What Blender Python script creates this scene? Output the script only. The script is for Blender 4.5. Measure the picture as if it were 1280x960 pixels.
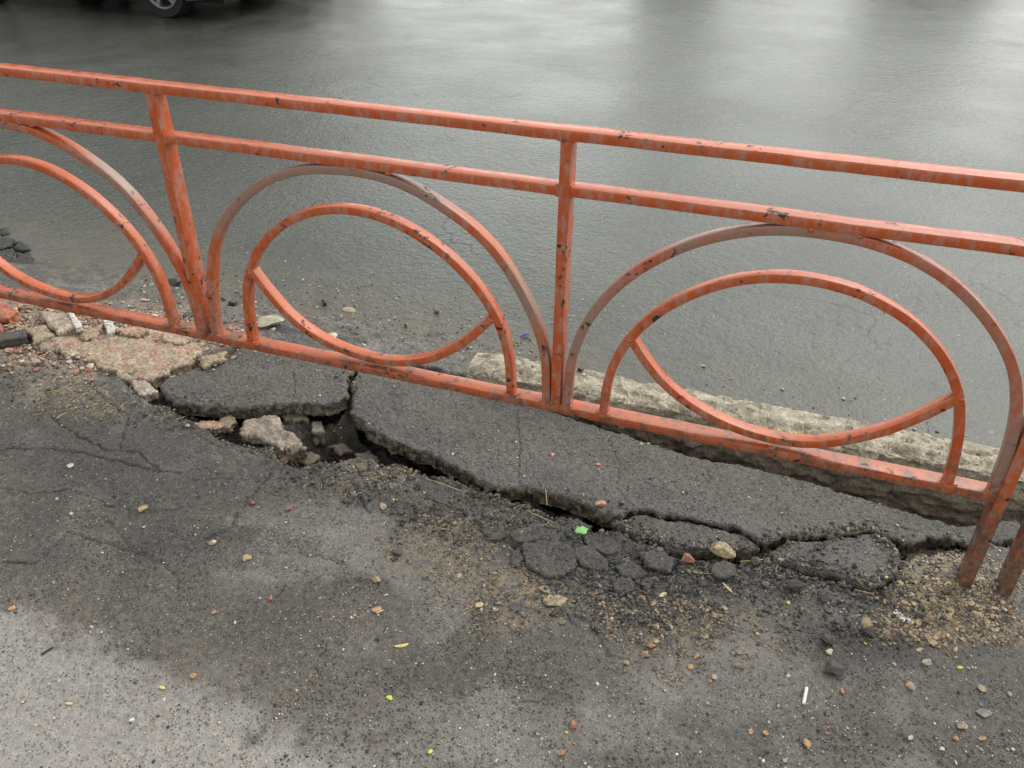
import bpy, math, random
import numpy as np
random.seed(7)
rng = np.random.default_rng(11)
for o in list(bpy.data.objects): bpy.data.objects.remove(o)
scn = bpy.context.scene

# ------------------------------------------------------------------ camera
# world: X along the railing, Y towards the road, Z up, pavement at z = 0
CAM = np.array([1.79640, -1.99381, 1.78232])
F = np.array([-0.27031213, 0.78683625, -0.55481535])
R = np.array([0.94423361, 0.32920533, 0.00683632])
U = np.array([-0.18802723, 0.52202737, 0.83194542])
FPX = 1050.0
from mathutils import Matrix, Vector
cd = bpy.data.cameras.new('camera'); cam = bpy.data.objects.new('camera', cd); scn.collection.objects.link(cam)
cam.matrix_world = Matrix(((R[0], U[0], -F[0], CAM[0]), (R[1], U[1], -F[1], CAM[1]), (R[2], U[2], -F[2], CAM[2]), (0, 0, 0, 1)))
cd.sensor_width = 36; cd.lens = FPX/1280*36; cd.clip_start = .05; cd.clip_end = 3000
scn.camera = cam

# ------------------------------------------------------------------ sky, sun, exposure
SUN_EL, SUN_AZ = math.radians(52), math.radians(32)
w = bpy.data.worlds.new('World'); scn.world = w; w.use_nodes = True
nt = w.node_tree; nt.nodes.clear()
sky = nt.nodes.new('ShaderNodeTexSky'); sky.sky_type = 'NISHITA'; sky.sun_disc = False
sky.sun_elevation = SUN_EL; sky.sun_rotation = SUN_AZ; sky.air_density = 1.0; sky.dust_density = 2.0; sky.ozone_density = 1.0
hs = nt.nodes.new('ShaderNodeHueSaturation'); hs.inputs['Saturation'].default_value = .12
tint = nt.nodes.new('ShaderNodeMix'); tint.data_type = 'RGBA'; tint.blend_type = 'MULTIPLY'; tint.inputs[0].default_value = 1
tint.inputs[7].default_value = (.985, 1.0, .95, 1)
# uneven cloud cover
tc = nt.nodes.new('ShaderNodeTexCoord'); cn = nt.nodes.new('ShaderNodeTexNoise'); cn.inputs['Scale'].default_value = 3.0; cn.inputs['Detail'].default_value = 4
cr = nt.nodes.new('ShaderNodeMapRange'); cr.inputs[1].default_value = .3; cr.inputs[2].default_value = .7; cr.inputs[3].default_value = .7; cr.inputs[4].default_value = 1.3
mul = nt.nodes.new('ShaderNodeMix'); mul.data_type = 'RGBA'; mul.blend_type = 'MULTIPLY'; mul.inputs[0].default_value = 1
bg = nt.nodes.new('ShaderNodeBackground'); bg.inputs[1].default_value = .13
ow = nt.nodes.new('ShaderNodeOutputWorld')
L = nt.links.new
L(sky.outputs[0], hs.inputs['Color']); L(hs.outputs[0], tint.inputs[6]); L(tc.outputs['Generated'], cn.inputs[0]); L(cn.outputs[0], cr.inputs[0])
L(tint.outputs[2], mul.inputs[6]); L(cr.outputs[0], mul.inputs[7]); L(mul.outputs[2], bg.inputs[0]); L(bg.outputs[0], ow.inputs[0])
sl = bpy.data.lights.new('sun', 'SUN'); sl.energy = .5; sl.angle = math.radians(60); sl.color = (1, .97, .92)
sun = bpy.data.objects.new('sun', sl); scn.collection.objects.link(sun)
sd_ = Vector((math.sin(SUN_AZ)*math.cos(SUN_EL), math.cos(SUN_AZ)*math.cos(SUN_EL), math.sin(SUN_EL)))
sun.rotation_euler = sd_.to_track_quat('Z', 'Y').to_euler()
scn.view_settings.view_transform = 'Standard'; scn.view_settings.look = 'None'; scn.view_settings.gamma = 1
scn.view_settings.exposure = 1.2

# ------------------------------------------------------------------ helpers
def px(u, v, z=0.0):
    """pixel of the 1280x960 photograph -> point of the plane at height z"""
    d = F + R*((u-640)/FPX) + U*((480-v)/FPX)
    t = (z-CAM[2])/d[2]
    return CAM + t*d
def pl(pts, z=0.0): return np.array([px(u, v, z)[:2] for u, v in pts])
def tag(o, label=None, cat=None, group=None, kind=None):
    for k, v_ in (('label', label), ('category', cat), ('group', group), ('kind', kind)):
        if v_: o[k] = v_
    return o
def empty(name, loc=(0, 0, 0), rz=0):
    o = bpy.data.objects.new(name, None); scn.collection.objects.link(o); o.location = loc; o.rotation_euler = (0, 0, rz); return o
def link(name, me, parent=None, mat=None, loc=None):
    o = bpy.data.objects.new(name, me); scn.collection.objects.link(o)
    if parent is not None: o.parent = parent
    if mat is not None and not me.materials: me.materials.append(mat)
    if loc is not None: o.location = loc
    return o
def mesh(name, V, Fc, col=None, smooth=True):
    """V (n,3); Fc (m,k) int array or list of lists"""
    me = bpy.data.meshes.new(name)
    if isinstance(Fc, np.ndarray):
        k = Fc.shape[1]; m = len(Fc)
        me.vertices.add(len(V)); me.vertices.foreach_set('co', np.asarray(V, np.float32).ravel())
        me.loops.add(m*k); me.loops.foreach_set('vertex_index', Fc.astype(np.int32).ravel())
        me.polygons.add(m); me.polygons.foreach_set('loop_start', np.arange(0, m*k, k, dtype=np.int32))
        me.update(calc_edges=True)
    else:
        me.from_pydata([tuple(p) for p in V], [], Fc)
    me.polygons.foreach_set('use_smooth', np.full(len(me.polygons), smooth)); 
    if col is not None:
        a = me.color_attributes.new('Col', 'FLOAT_COLOR', 'POINT')
        c = np.ones((len(V), 4), np.float32); c[:, :col.shape[1]] = col
        a.data.foreach_set('color', c.ravel())
    me.validate(); me.update()
    return me
# vectorised noise
_perm = rng.permutation(4096).astype(np.int64)
_g = rng.normal(size=(4096, 3)); _g /= np.linalg.norm(_g, axis=1)[:, None]
def _h(i, j, k): return _perm[(_perm[(_perm[i & 4095] + j) & 4095] + k) & 4095]
def noise3(P):
    P = np.asarray(P, float); I = np.floor(P).astype(np.int64); f = P-I; s = f*f*f*(f*(f*6-15)+10)
    out = np.zeros(len(P))
    for a in (0, 1):
        for b in (0, 1):
            for c in (0, 1):
                g = _g[_h(I[:, 0]+a, I[:, 1]+b, I[:, 2]+c)]
                d = f-np.array([a, b, c]); wgt = (s[:, 0] if a else 1-s[:, 0])*(s[:, 1] if b else 1-s[:, 1])*(s[:, 2] if c else 1-s[:, 2])
                out += wgt*(g*d).sum(1)
    return out*1.6
def n2(X, sc, seed=0): return noise3(np.c_[X[:, 0]/sc, X[:, 1]/sc, np.full(len(X), seed*7.31+.37)])
def fbm(X, sc, oct=3, seed=0): return sum(n2(X, sc/2**i, seed+i*3)*.5**i for i in range(oct))
def fbm3(P, sc, oct=3, seed=0): return sum(noise3(P/(sc/2**i)+seed*5.17+i*3.3)*.5**i for i in range(oct))
def cells(X, sc, seed=0):
    """worley F1 distance and random id, cell size sc"""
    Q = X/sc; I = np.floor(Q).astype(np.int64); best = np.full(len(X), 9.); rid = np.zeros(len(X))
    for a in (-1, 0, 1):
        for b in (-1, 0, 1):
            h = _h(I[:, 0]+a, I[:, 1]+b, np.full(len(X), seed, np.int64)); h2 = _perm[(h+77) & 4095]
            d = np.hypot(I[:, 0]+a+.15+.7*h/4096-Q[:, 0], I[:, 1]+b+.15+.7*h2/4096-Q[:, 1])
            m = d < best; best[m] = d[m]; rid[m] = _perm[(h+913) & 4095][m]/4096
    return best, rid
def sstep(a, b, x): t = np.clip((x-a)/(b-a), 0, 1); return t*t*(3-2*t)
def segdist(X, A, B):
    ab = B-A; t = np.clip(((X-A)@ab)/(ab@ab+1e-12), 0, 1); return np.hypot(*(X-A-t[:, None]*ab).T)
def sdf(X, poly):
    """signed distance, negative inside (points far outside just get a large value)"""
    near = ((X > poly.min(0)-.16) & (X < poly.max(0)+.16)).all(1)
    if len(X) > 400 and not near.all():
        out = np.full(len(X), 1.); out[near] = sdf(X[near], poly) if near.sum() > 0 else 0; return out
    d = np.full(len(X), 1e9); ins = np.zeros(len(X), bool); n = len(poly)
    for i in range(n):
        A, B = poly[i], poly[(i+1) % n]
        d = np.minimum(d, segdist(X, A, B))
        c = (A[1] > X[:, 1]) != (B[1] > X[:, 1])
        with np.errstate(divide='ignore', invalid='ignore'):
            xi = (B[0]-A[0])*(X[:, 1]-A[1])/(B[1]-A[1])+A[0]
        ins ^= c & (X[:, 0] < xi)
    return np.where(ins, -d, d)
def pdist(X, pts):
    near = ((X > pts.min(0)-.04) & (X < pts.max(0)+.04)).all(1)
    if not near.all():
        out = np.full(len(X), 1.)
        if near.any(): out[near] = pdist(X[near], pts)
        return out
    return np.min([segdist(X, pts[i], pts[i+1]) for i in range(len(pts)-1)], axis=0)

# stains, soil and painted sheen: (u, v, ru, rv) ellipses in the photograph, laid on the pavement
def blob(X, u, v, ru, rv, seed=0, soft=.55, z=0):
    c = px(u, v, z)[:2]; a = px(u+ru, v, z)[:2]-c; b = px(u, v+rv, z)[:2]-c
    M = np.linalg.inv(np.array([a, b]).T); q = (X-c)@M.T
    r = np.hypot(q[:, 0], q[:, 1]); m = r < 1.9; r[m] += .28*fbm(X[m], .09, 3, seed)
    return 1-sstep(1-soft, 1+soft*.5, r)

ASPH = np.array([.098, .089, .077]); DARK = np.array([.054, .049, .043]); PALE = np.array([.285, .262, .240])
BROWN = np.array([.108, .092, .074]); TAN = np.array([.27, .20, .115]); RUBB = np.array([.28, .205, .145]); REDD = np.array([.30, .09, .05])
SHADED_SOIL = np.array([.034, .025, .018])  # soil in the hole, its colour darkened to deepen the shade there
def pavement_colour(X):
    c = np.tile(ASPH, (len(X), 1))
    def mix(m, k):
        nonlocal c
        m = np.clip(m, 0, 1)[:, None]; c = c*(1-m)+k*m
    mix(.55*sstep(-.2, .6, fbm(X, .35, 3, 4)), DARK)
    mix(.35*sstep(0, .7, fbm(X, .2, 3, 9)), PALE)
    # pale smooth zone bottom left: its wet sheen is put into the colour
    for b in ((560, 920, 240, 60), (930, 850, 160, 60)): mix(.35*blob(X, *b, seed=2), PALE)
    for b in ((60, 900, 300, 105), (240, 965, 200, 55), (30, 800, 110, 50)): mix(.95*blob(X, *b, seed=2, soft=.3), PALE)
    for b in ((480, 680, 90, 40), (400, 650, 110, 30), (330, 700, 90, 30)): mix(.35*blob(X, *b, seed=5), PALE)
    # brown silt tongue
    for b in ((70, 745, 90, 30), (170, 785, 120, 38), (290, 835, 130, 40), (400, 870, 110, 42), (470, 905, 70, 35), (470, 780, 90, 50)): mix(.8*blob(X, *b, seed=6)*(.55+.45*sstep(-.3, .3, fbm(X, .05, 3, 78))), BROWN)
    for b in ((180, 620, 190, 60), (250, 690, 120, 35), (120, 560, 140, 50)): mix(.5*blob(X, *b, seed=11), DARK)
    for b in ((800, 760, 110, 50), (760, 700, 130, 40), (950, 720, 120, 30), (1090, 800, 120, 40), (830, 660, 90, 25)): mix(.75*blob(X, *b, seed=12), DARK)
    # sandy patches
    g = sstep(-.15, .45, fbm(X, .02, 3, 20))
    for b, s in (((560, 690, 90, 45), .55), ((640, 745, 100, 45), .65), ((650, 720, 60, 30), .5), ((690, 745, 30, 22), .8), ((820, 780, 90, 35), .5), ((470, 590, 60, 22), .5),
                 ((1190, 735, 75, 55), 1.1), ((1180, 775, 100, 35), .9), ((1160, 690, 45, 22), 1.2), ((1270, 790, 50, 22), .8), ((90, 500, 70, 22), .5), ((60, 480, 50, 16), .5), ((540, 655, 50, 14), .5), ((900, 790, 140, 60), .25)):
        mix(s*g*blob(X, *b, seed=14), TAN)
    mix(.9*g*blob(X, 1235, 760, 45, 18, seed=15), REDD)
    # left rubble bed
    for b in ((90, 425, 150, 45), (0, 400, 60, 40), (200, 430, 90, 40)): mix(.9*blob(X, *b, seed=16), RUBB)
    mix(.8*blob(X, 262, 415, 60, 14, seed=17)*sstep(-.1, .3, fbm(X, .03, 2, 31)), REDD*1.6)
    return c

# ------------------------------------------------------------------ materials
def newmat(name):
    m = bpy.data.materials.new(name); m.use_nodes = True; t = m.node_tree; b = t.nodes['Principled BSDF']; return m, t, b
def N(t, kind, **kw):
    n = t.nodes.new(kind)
    for k, v_ in kw.items():
        if k in n.inputs: n.inputs[k].default_value = v_
        else: setattr(n, k, v_)
    return n
def mixc(t, fac, a, b, mode='MIX'):
    m = N(t, 'ShaderNodeMix'); m.data_type = 'RGBA'; m.blend_type = mode
    for s, val in ((0, fac), (6, a), (7, b)):
        if isinstance(val, bpy.types.NodeSocket): t.links.new(val, m.inputs[s])
        else: m.inputs[s].default_value = val if not isinstance(val, tuple) or len(val) == 4 else (*val, 1)
    return m.outputs[2]
def ramp(t, src, a, b, lo=0., hi=1.):
    r = N(t, 'ShaderNodeMapRange'); r.clamp = True
    for i, v_ in ((1, a), (2, b), (3, lo), (4, hi)): r.inputs[i].default_value = v_
    t.links.new(src, r.inputs[0]); return r.outputs[0]
def noi(t, co, scale, detail=3, rough=.5):
    n = N(t, 'ShaderNodeTexNoise'); n.inputs['Scale'].default_value = scale; n.inputs['Detail'].default_value = detail; n.inputs['Roughness'].default_value = rough
    t.links.new(co, n.inputs['Vector']); return n.outputs[0]
def math_(t, op, a, b):
    m = N(t, 'ShaderNodeMath'); m.operation = op
    for i, val in enumerate((a, b)):
        if isinstance(val, bpy.types.NodeSocket): t.links.new(val, m.inputs[i])
        else: m.inputs[i].default_value = val
    return m.outputs[0]
def co_obj(t): return N(t, 'ShaderNodeTexCoord').outputs['Object']

def asphalt_mat(name, speck=1.0, bump=.9, rough=(.28, .62), tintc=None):
    m, t, b = newmat(name); co = co_obj(t)
    at = N(t, 'ShaderNodeVertexColor'); at.layer_name = 'Col'; base = at.outputs[0]
    n1 = noi(t, co, 210, 3, .65); n2_ = noi(t, co, 46, 4, .7); n3 = noi(t, co, 620, 1)
    def vor(scale):
        wv = N(t, 'ShaderNodeTexVoronoi'); wv.inputs['Scale'].default_value = scale; t.links.new(co, wv.inputs['Vector'])
        sp_ = N(t, 'ShaderNodeSeparateColor'); t.links.new(wv.outputs['Color'], sp_.inputs[0]); return wv, sp_
    va, sa = vor(240); vb, sb_ = vor(150); vc, sc_ = vor(88)
    k = math_(t, 'MULTIPLY', ramp(t, sa.outputs[0], 0, 1, .72, 1.32), ramp(t, n2_, .3, .7, .56, 1.44))
    k = math_(t, 'MULTIPLY', k, ramp(t, n1, .32, .68, .72, 1.28))
    lum = N(t, 'ShaderNodeSeparateColor'); t.links.new(base, lum.inputs[0]); dkf = ramp(t, lum.outputs[1], .07, .20, 1, 0)
    k = math_(t, 'ADD', math_(t, 'MULTIPLY', math_(t, 'SUBTRACT', k, 1), math_(t, 'ADD', math_(t, 'MULTIPLY', dkf, .6), .45)), 1)
    vm = N(t, 'ShaderNodeVectorMath'); vm.operation = 'SCALE'; t.links.new(base, vm.inputs[0]); t.links.new(k, vm.inputs['Scale'])
    # pale grains of stone in the binder
    def grains(v_, s_, lo, d0, d1, amt): return math_(t, 'MULTIPLY', math_(t, 'MULTIPLY', ramp(t, s_.outputs[0], lo, lo+.015), ramp(t, v_.outputs['Distance'], d0, d1, 1, 0)), amt)
    sp = math_(t, 'MAXIMUM', grains(vb, sb_, .935, .2, .36, .75*speck), grains(vc, sc_, .975, .16, .26, .85*speck))
    grain = mixc(t, sb_.outputs[1], (.26, .23, .18), (.55, .52, .45))
    c2 = mixc(t, sp, vm.outputs[0], grain)
    # open pits where stones have come out
    pitn = math_(t, 'MULTIPLY', ramp(t, sb_.outputs[2], .70, .76), ramp(t, vb.outputs['Distance'], .16, .46, 1, 0))
    pit2 = math_(t, 'MULTIPLY', ramp(t, sc_.outputs[2], .80, .86), ramp(t, vc.outputs['Distance'], .14, .40, 1, 0))
    pit = math_(t, 'MAXIMUM', pitn, pit2)
    c3 = mixc(t, math_(t, 'MULTIPLY', pit, math_(t, 'ADD', math_(t, 'MULTIPLY', dkf, .45), .38)), c2, (.014, .013, .012))
    t.links.new(c3, b.inputs['Base Color'])
    t.links.new(ramp(t, n2_, .35, .65, *rough), b.inputs['Roughness'])
    b.inputs['Specular IOR Level'].default_value = .5
    h = math_(t, 'ADD', math_(t, 'MULTIPLY', n1, .9), math_(t, 'MULTIPLY', va.outputs['Distance'], -.45))
    h = math_(t, 'ADD', h, math_(t, 'MULTIPLY', n3, .2)); h = math_(t, 'SUBTRACT', h, math_(t, 'MULTIPLY', pit, .9)); h = math_(t, 'ADD', h, math_(t, 'MULTIPLY', sp, .3))
    bp = N(t, 'ShaderNodeBump'); bp.inputs['Strength'].default_value = bump; bp.inputs['Distance'].default_value = .0042
    t.links.new(h, bp.inputs['Height']); t.links.new(bp.outputs[0], b.inputs['Normal'])
    return m
M_ASPH = asphalt_mat('worn_asphalt'); M_SLAB = asphalt_mat('slab_asphalt', .8, 1.0, (.3, .62))

def road_mat():
    m, t, b = newmat('wet_road'); co = co_obj(t)
    n1 = noi(t, co, 105, 3, .65); nb = noi(t, co, .55, 4, .55); nw = noi(t, co, 30, 3, .6); nm = noi(t, co, 7, 4, .6)
    mp = N(t, 'ShaderNodeMapping'); mp.inputs['Scale'].default_value = (.5, .9, 1); t.links.new(co, mp.inputs[0]); ns = noi(t, mp.outputs[0], 1.2, 4, .6)
    base = mixc(t, ramp(t, nb, .35, .65), (.050, .052, .044), (.078, .078, .066))
    k = ramp(t, n1, .3, .7, .4, 1.6)
    vm = N(t, 'ShaderNodeVectorMath'); vm.operation = 'SCALE'; t.links.new(base, vm.inputs[0]); t.links.new(k, vm.inputs['Scale'])
    vo = N(t, 'ShaderNodeTexVoronoi'); vo.inputs['Scale'].default_value = 55; t.links.new(co, vo.inputs['Vector'])
    sep = N(t, 'ShaderNodeSeparateColor'); t.links.new(vo.outputs['Color'], sep.inputs[0])
    sp = math_(t, 'MULTIPLY', ramp(t, sep.outputs[0], .965, .975), ramp(t, vo.outputs['Distance'], .12, .22, 1, 0))
    c = mixc(t, sp, vm.outputs[0], (.5, .5, .46))
    # old cracks and worn, darker wheel tracks
    wp = N(t, 'ShaderNodeVectorMath'); wp.operation = 'ADD'; nn_ = N(t, 'ShaderNodeTexNoise'); nn_.inputs['Scale'].default_value = 3.5; nn_.inputs['Detail'].default_value = 5; t.links.new(co, nn_.inputs['Vector'])
    sc0 = N(t, 'ShaderNodeVectorMath'); sc0.operation = 'SCALE'; sc0.inputs['Scale'].default_value = .5; t.links.new(nn_.outputs['Color'], sc0.inputs[0]); t.links.new(co, wp.inputs[0]); t.links.new(sc0.outputs[0], wp.inputs[1])
    ve = N(t, 'ShaderNodeTexVoronoi'); ve.feature = 'DISTANCE_TO_EDGE'; ve.inputs['Scale'].default_value = .33; t.links.new(wp.outputs[0], ve.inputs['Vector'])
    ckm = math_(t, 'MULTIPLY', ramp(t, ve.outputs['Distance'], .0012, .0035, 1, 0), ramp(t, noi(t, co, .8, 3), .48, .56))
    c = mixc(t, math_(t, 'MULTIPLY', ckm, .8), c, (.012, .012, .011))
    c = mixc(t, ramp(t, noi(t, co, 2.3, 5, .7), .52, .72, 0, .45), c, (.025, .026, .024))
    # silt near the kerb line
    sx = N(t, 'ShaderNodeSeparateXYZ'); t.links.new(co, sx.inputs[0])
    edge = math_(t, 'ADD', sx.outputs[1], math_(t, 'MULTIPLY', nm, .9))
    silt = math_(t, 'MULTIPLY', ramp(t, edge, 1.35, 2.0, 1, 0), ramp(t, sx.outputs[0], .6, 1.6, 1., .35))
    c = mixc(t, math_(t, 'MULTIPLY', silt, math_(t, 'MULTIPLY', ramp(t, noi(t, co, 9, 5, .7), .35, .6, .35, 1), .9)), c, (.125, .108, .082))
    t.links.new(c, b.inputs['Base Color'])
    r = math_(t, 'ADD', ramp(t, ns, .36, .64, .05, .24), math_(t, 'MULTIPLY', silt, .22))
    t.links.new(r, b.inputs['Roughness']); b.inputs['Specular IOR Level'].default_value = .5
    b.inputs['IOR'].default_value = 1.36
    nq = noi(t, co, 15, 4, .62)
    h = math_(t, 'ADD', math_(t, 'MULTIPLY', n1, .40), math_(t, 'MULTIPLY', nw, .75)); h = math_(t, 'ADD', h, math_(t, 'MULTIPLY', nq, .55)); h = math_(t, 'ADD', h, math_(t, 'MULTIPLY', nm, .8))
    bp = N(t, 'ShaderNodeBump'); bp.inputs['Strength'].default_value = .8; bp.inputs['Distance'].default_value = .0068
    t.links.new(ramp(t, noi(t, co, 1.1, 4, .6), .34, .66, .42, .95), bp.inputs['Strength'])
    t.links.new(h, bp.inputs['Height']); t.links.new(bp.outputs[0], b.inputs['Normal'])
    return m
M_ROAD = road_mat()

def paint_mat(name, grey=0.0):
    m, t, b = newmat(name); co = co_obj(t)
    n_s = noi(t, co, 24, 4, .6); n_f = noi(t, co, 130, 3, .6); n_l = noi(t, co, 5, 4, .6); n_v = noi(t, co, 60, 2)
    geo = N(t, 'ShaderNodeNewGeometry'); sg = N(t, 'ShaderNodeSeparateXYZ'); t.links.new(geo.outputs['Normal'], sg.inputs[0])
    up = ramp(t, sg.outputs[2], .2, .8)
    c = mixc(t, ramp(t, n_l, .35, .65), (.47, .078, .016), (.46, .102, .028))
    # faded, chalky wear, mainly on the upright faces
    mpv = N(t, 'ShaderNodeMapping'); mpv.inputs['Scale'].default_value = (1, 1, .18); t.links.new(co, mpv.inputs[0]); n_r = noi(t, mpv.outputs[0], 75, 3, .6)
    fade = math_(t, 'MULTIPLY', ramp(t, math_(t, 'ADD', math_(t, 'MULTIPLY', n_s, .5), math_(t, 'MULTIPLY', n_r, .5)), .47, .58, 0, .95), ramp(t, n_f, .3, .6, .3, 1))
    fade = math_(t, 'MULTIPLY', fade, ramp(t, up, 0, 1, 1, .18))
    c = mixc(t, fade, c, (.40, .20, .15))
    if grey: c = mixc(t, math_(t, 'MULTIPLY', ramp(t, noi(t, co, 2.6, 3), .40, .6), grey), c, (.27, .19, .15))
    # grime and rust near the feet
    sz = N(t, 'ShaderNodeSeparateXYZ'); t.links.new(co, sz.inputs[0])
    low = math_(t, 'MULTIPLY', ramp(t, math_(t, 'ADD', sz.outputs[2], math_(t, 'MULTIPLY', n_s, -.12)), .14, .30, 1, 0), ramp(t, n_f, .35, .55, .55, 1))
    low = math_(t, 'MULTIPLY', low, ramp(t, n_s, .30, .48))
    c = mixc(t, low, c, mixc(t, ramp(t, n_v, .4, .6), (.085, .05, .035), (.15, .12, .09)))
    mid = math_(t, 'MULTIPLY', ramp(t, sz.outputs[2], .345, .46, 1, 0), ramp(t, noi(t, co, 26, 5, .75), .50, .60, 0, .85))
    c = mixc(t, mid, c, (.13, .07, .045))
    # chips down to primer and rust
    chipn = noi(t, co, 30, 6, .68); chip = ramp(t, chipn, .585, .592)
    chip = math_(t, 'MULTIPLY', chip, ramp(t, noi(t, co, 6.5, 3, .5), .50, .56))
    c = mixc(t, ramp(t, noi(t, co, 11, 5, .7), .58, .74, 0, .4), c, (.18, .06, .025))
    c = mixc(t, chip, c, mixc(t, ramp(t, n_v, .4, .6), (.26, .22, .19), (.035, .02, .016)))
    t.links.new(c, b.inputs['Base Color'])
    r = math_(t, 'ADD', ramp(t, n_s, .3, .7, .16, .38), math_(t, 'MULTIPLY', chip, .3)); t.links.new(r, b.inputs['Roughness'])
    h = math_(t, 'SUBTRACT', math_(t, 'ADD', math_(t, 'MULTIPLY', n_s, .5), math_(t, 'MULTIPLY', n_v, .3)), math_(t, 'MULTIPLY', chip, .35))
    bp = N(t, 'ShaderNodeBump'); bp.inputs['Strength'].default_value = .6; bp.inputs['Distance'].default_value = .003
    t.links.new(h, bp.inputs['Height']); t.links.new(bp.outputs[0], b.inputs['Normal'])
    return m
M_PAINT = paint_mat('orange_paint'); M_PAINTG = paint_mat('dusty_orange_paint', .85)

def stone_mat(name, rough=.7, bump=.6, scale=90, var=.5):
    m, t, b = newmat(name); co = co_obj(t)
    at = N(t, 'ShaderNodeVertexColor'); at.layer_name = 'Col'
    n1 = noi(t, co, scale, 4, .65); n0 = noi(t, co, scale*.25, 3, .6)
    k = math_(t, 'MULTIPLY', ramp(t, n1, .3, .7, 1-var, 1+var), ramp(t, n0, .3, .7, .75, 1.2))
    vm = N(t, 'ShaderNodeVectorMath'); vm.operation = 'SCALE'; t.links.new(at.outputs[0], vm.inputs[0]); t.links.new(k, vm.inputs['Scale'])
    t.links.new(vm.outputs[0], b.inputs['Base Color']); b.inputs['Roughness'].default_value = rough
    bp = N(t, 'ShaderNodeBump'); bp.inputs['Strength'].default_value = bump; bp.inputs['Distance'].default_value = .004
    t.links.new(n1, bp.inputs['Height']); t.links.new(bp.outputs[0], b.inputs['Normal'])
    return m
M_STONE = stone_mat('weathered_stone', .62); M_BITS = stone_mat('loose_bits', .5, .2, 300, .25)
M_CURB = stone_mat('kerb_concrete', .75, .8, 120, .45)
def flat_mat(name, col, rough=.5, metal=0, coat=0, emit=None, alpha=1, trans=0):
    m, t, b = newmat(name); b.inputs['Base Color'].default_value = (*col, 1); b.inputs['Roughness'].default_value = rough
    b.inputs['Metallic'].default_value = metal; b.inputs['Coat Weight'].default_value = coat; b.inputs['Transmission Weight'].default_value = trans
    n = noi(t, co_obj(t), 14, 3); c = mixc(t, ramp(t, n, .3, .7), tuple(x*.85 for x in col), tuple(min(1, x*1.15) for x in col)); t.links.new(c, b.inputs['Base Color'])
    return m

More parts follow.
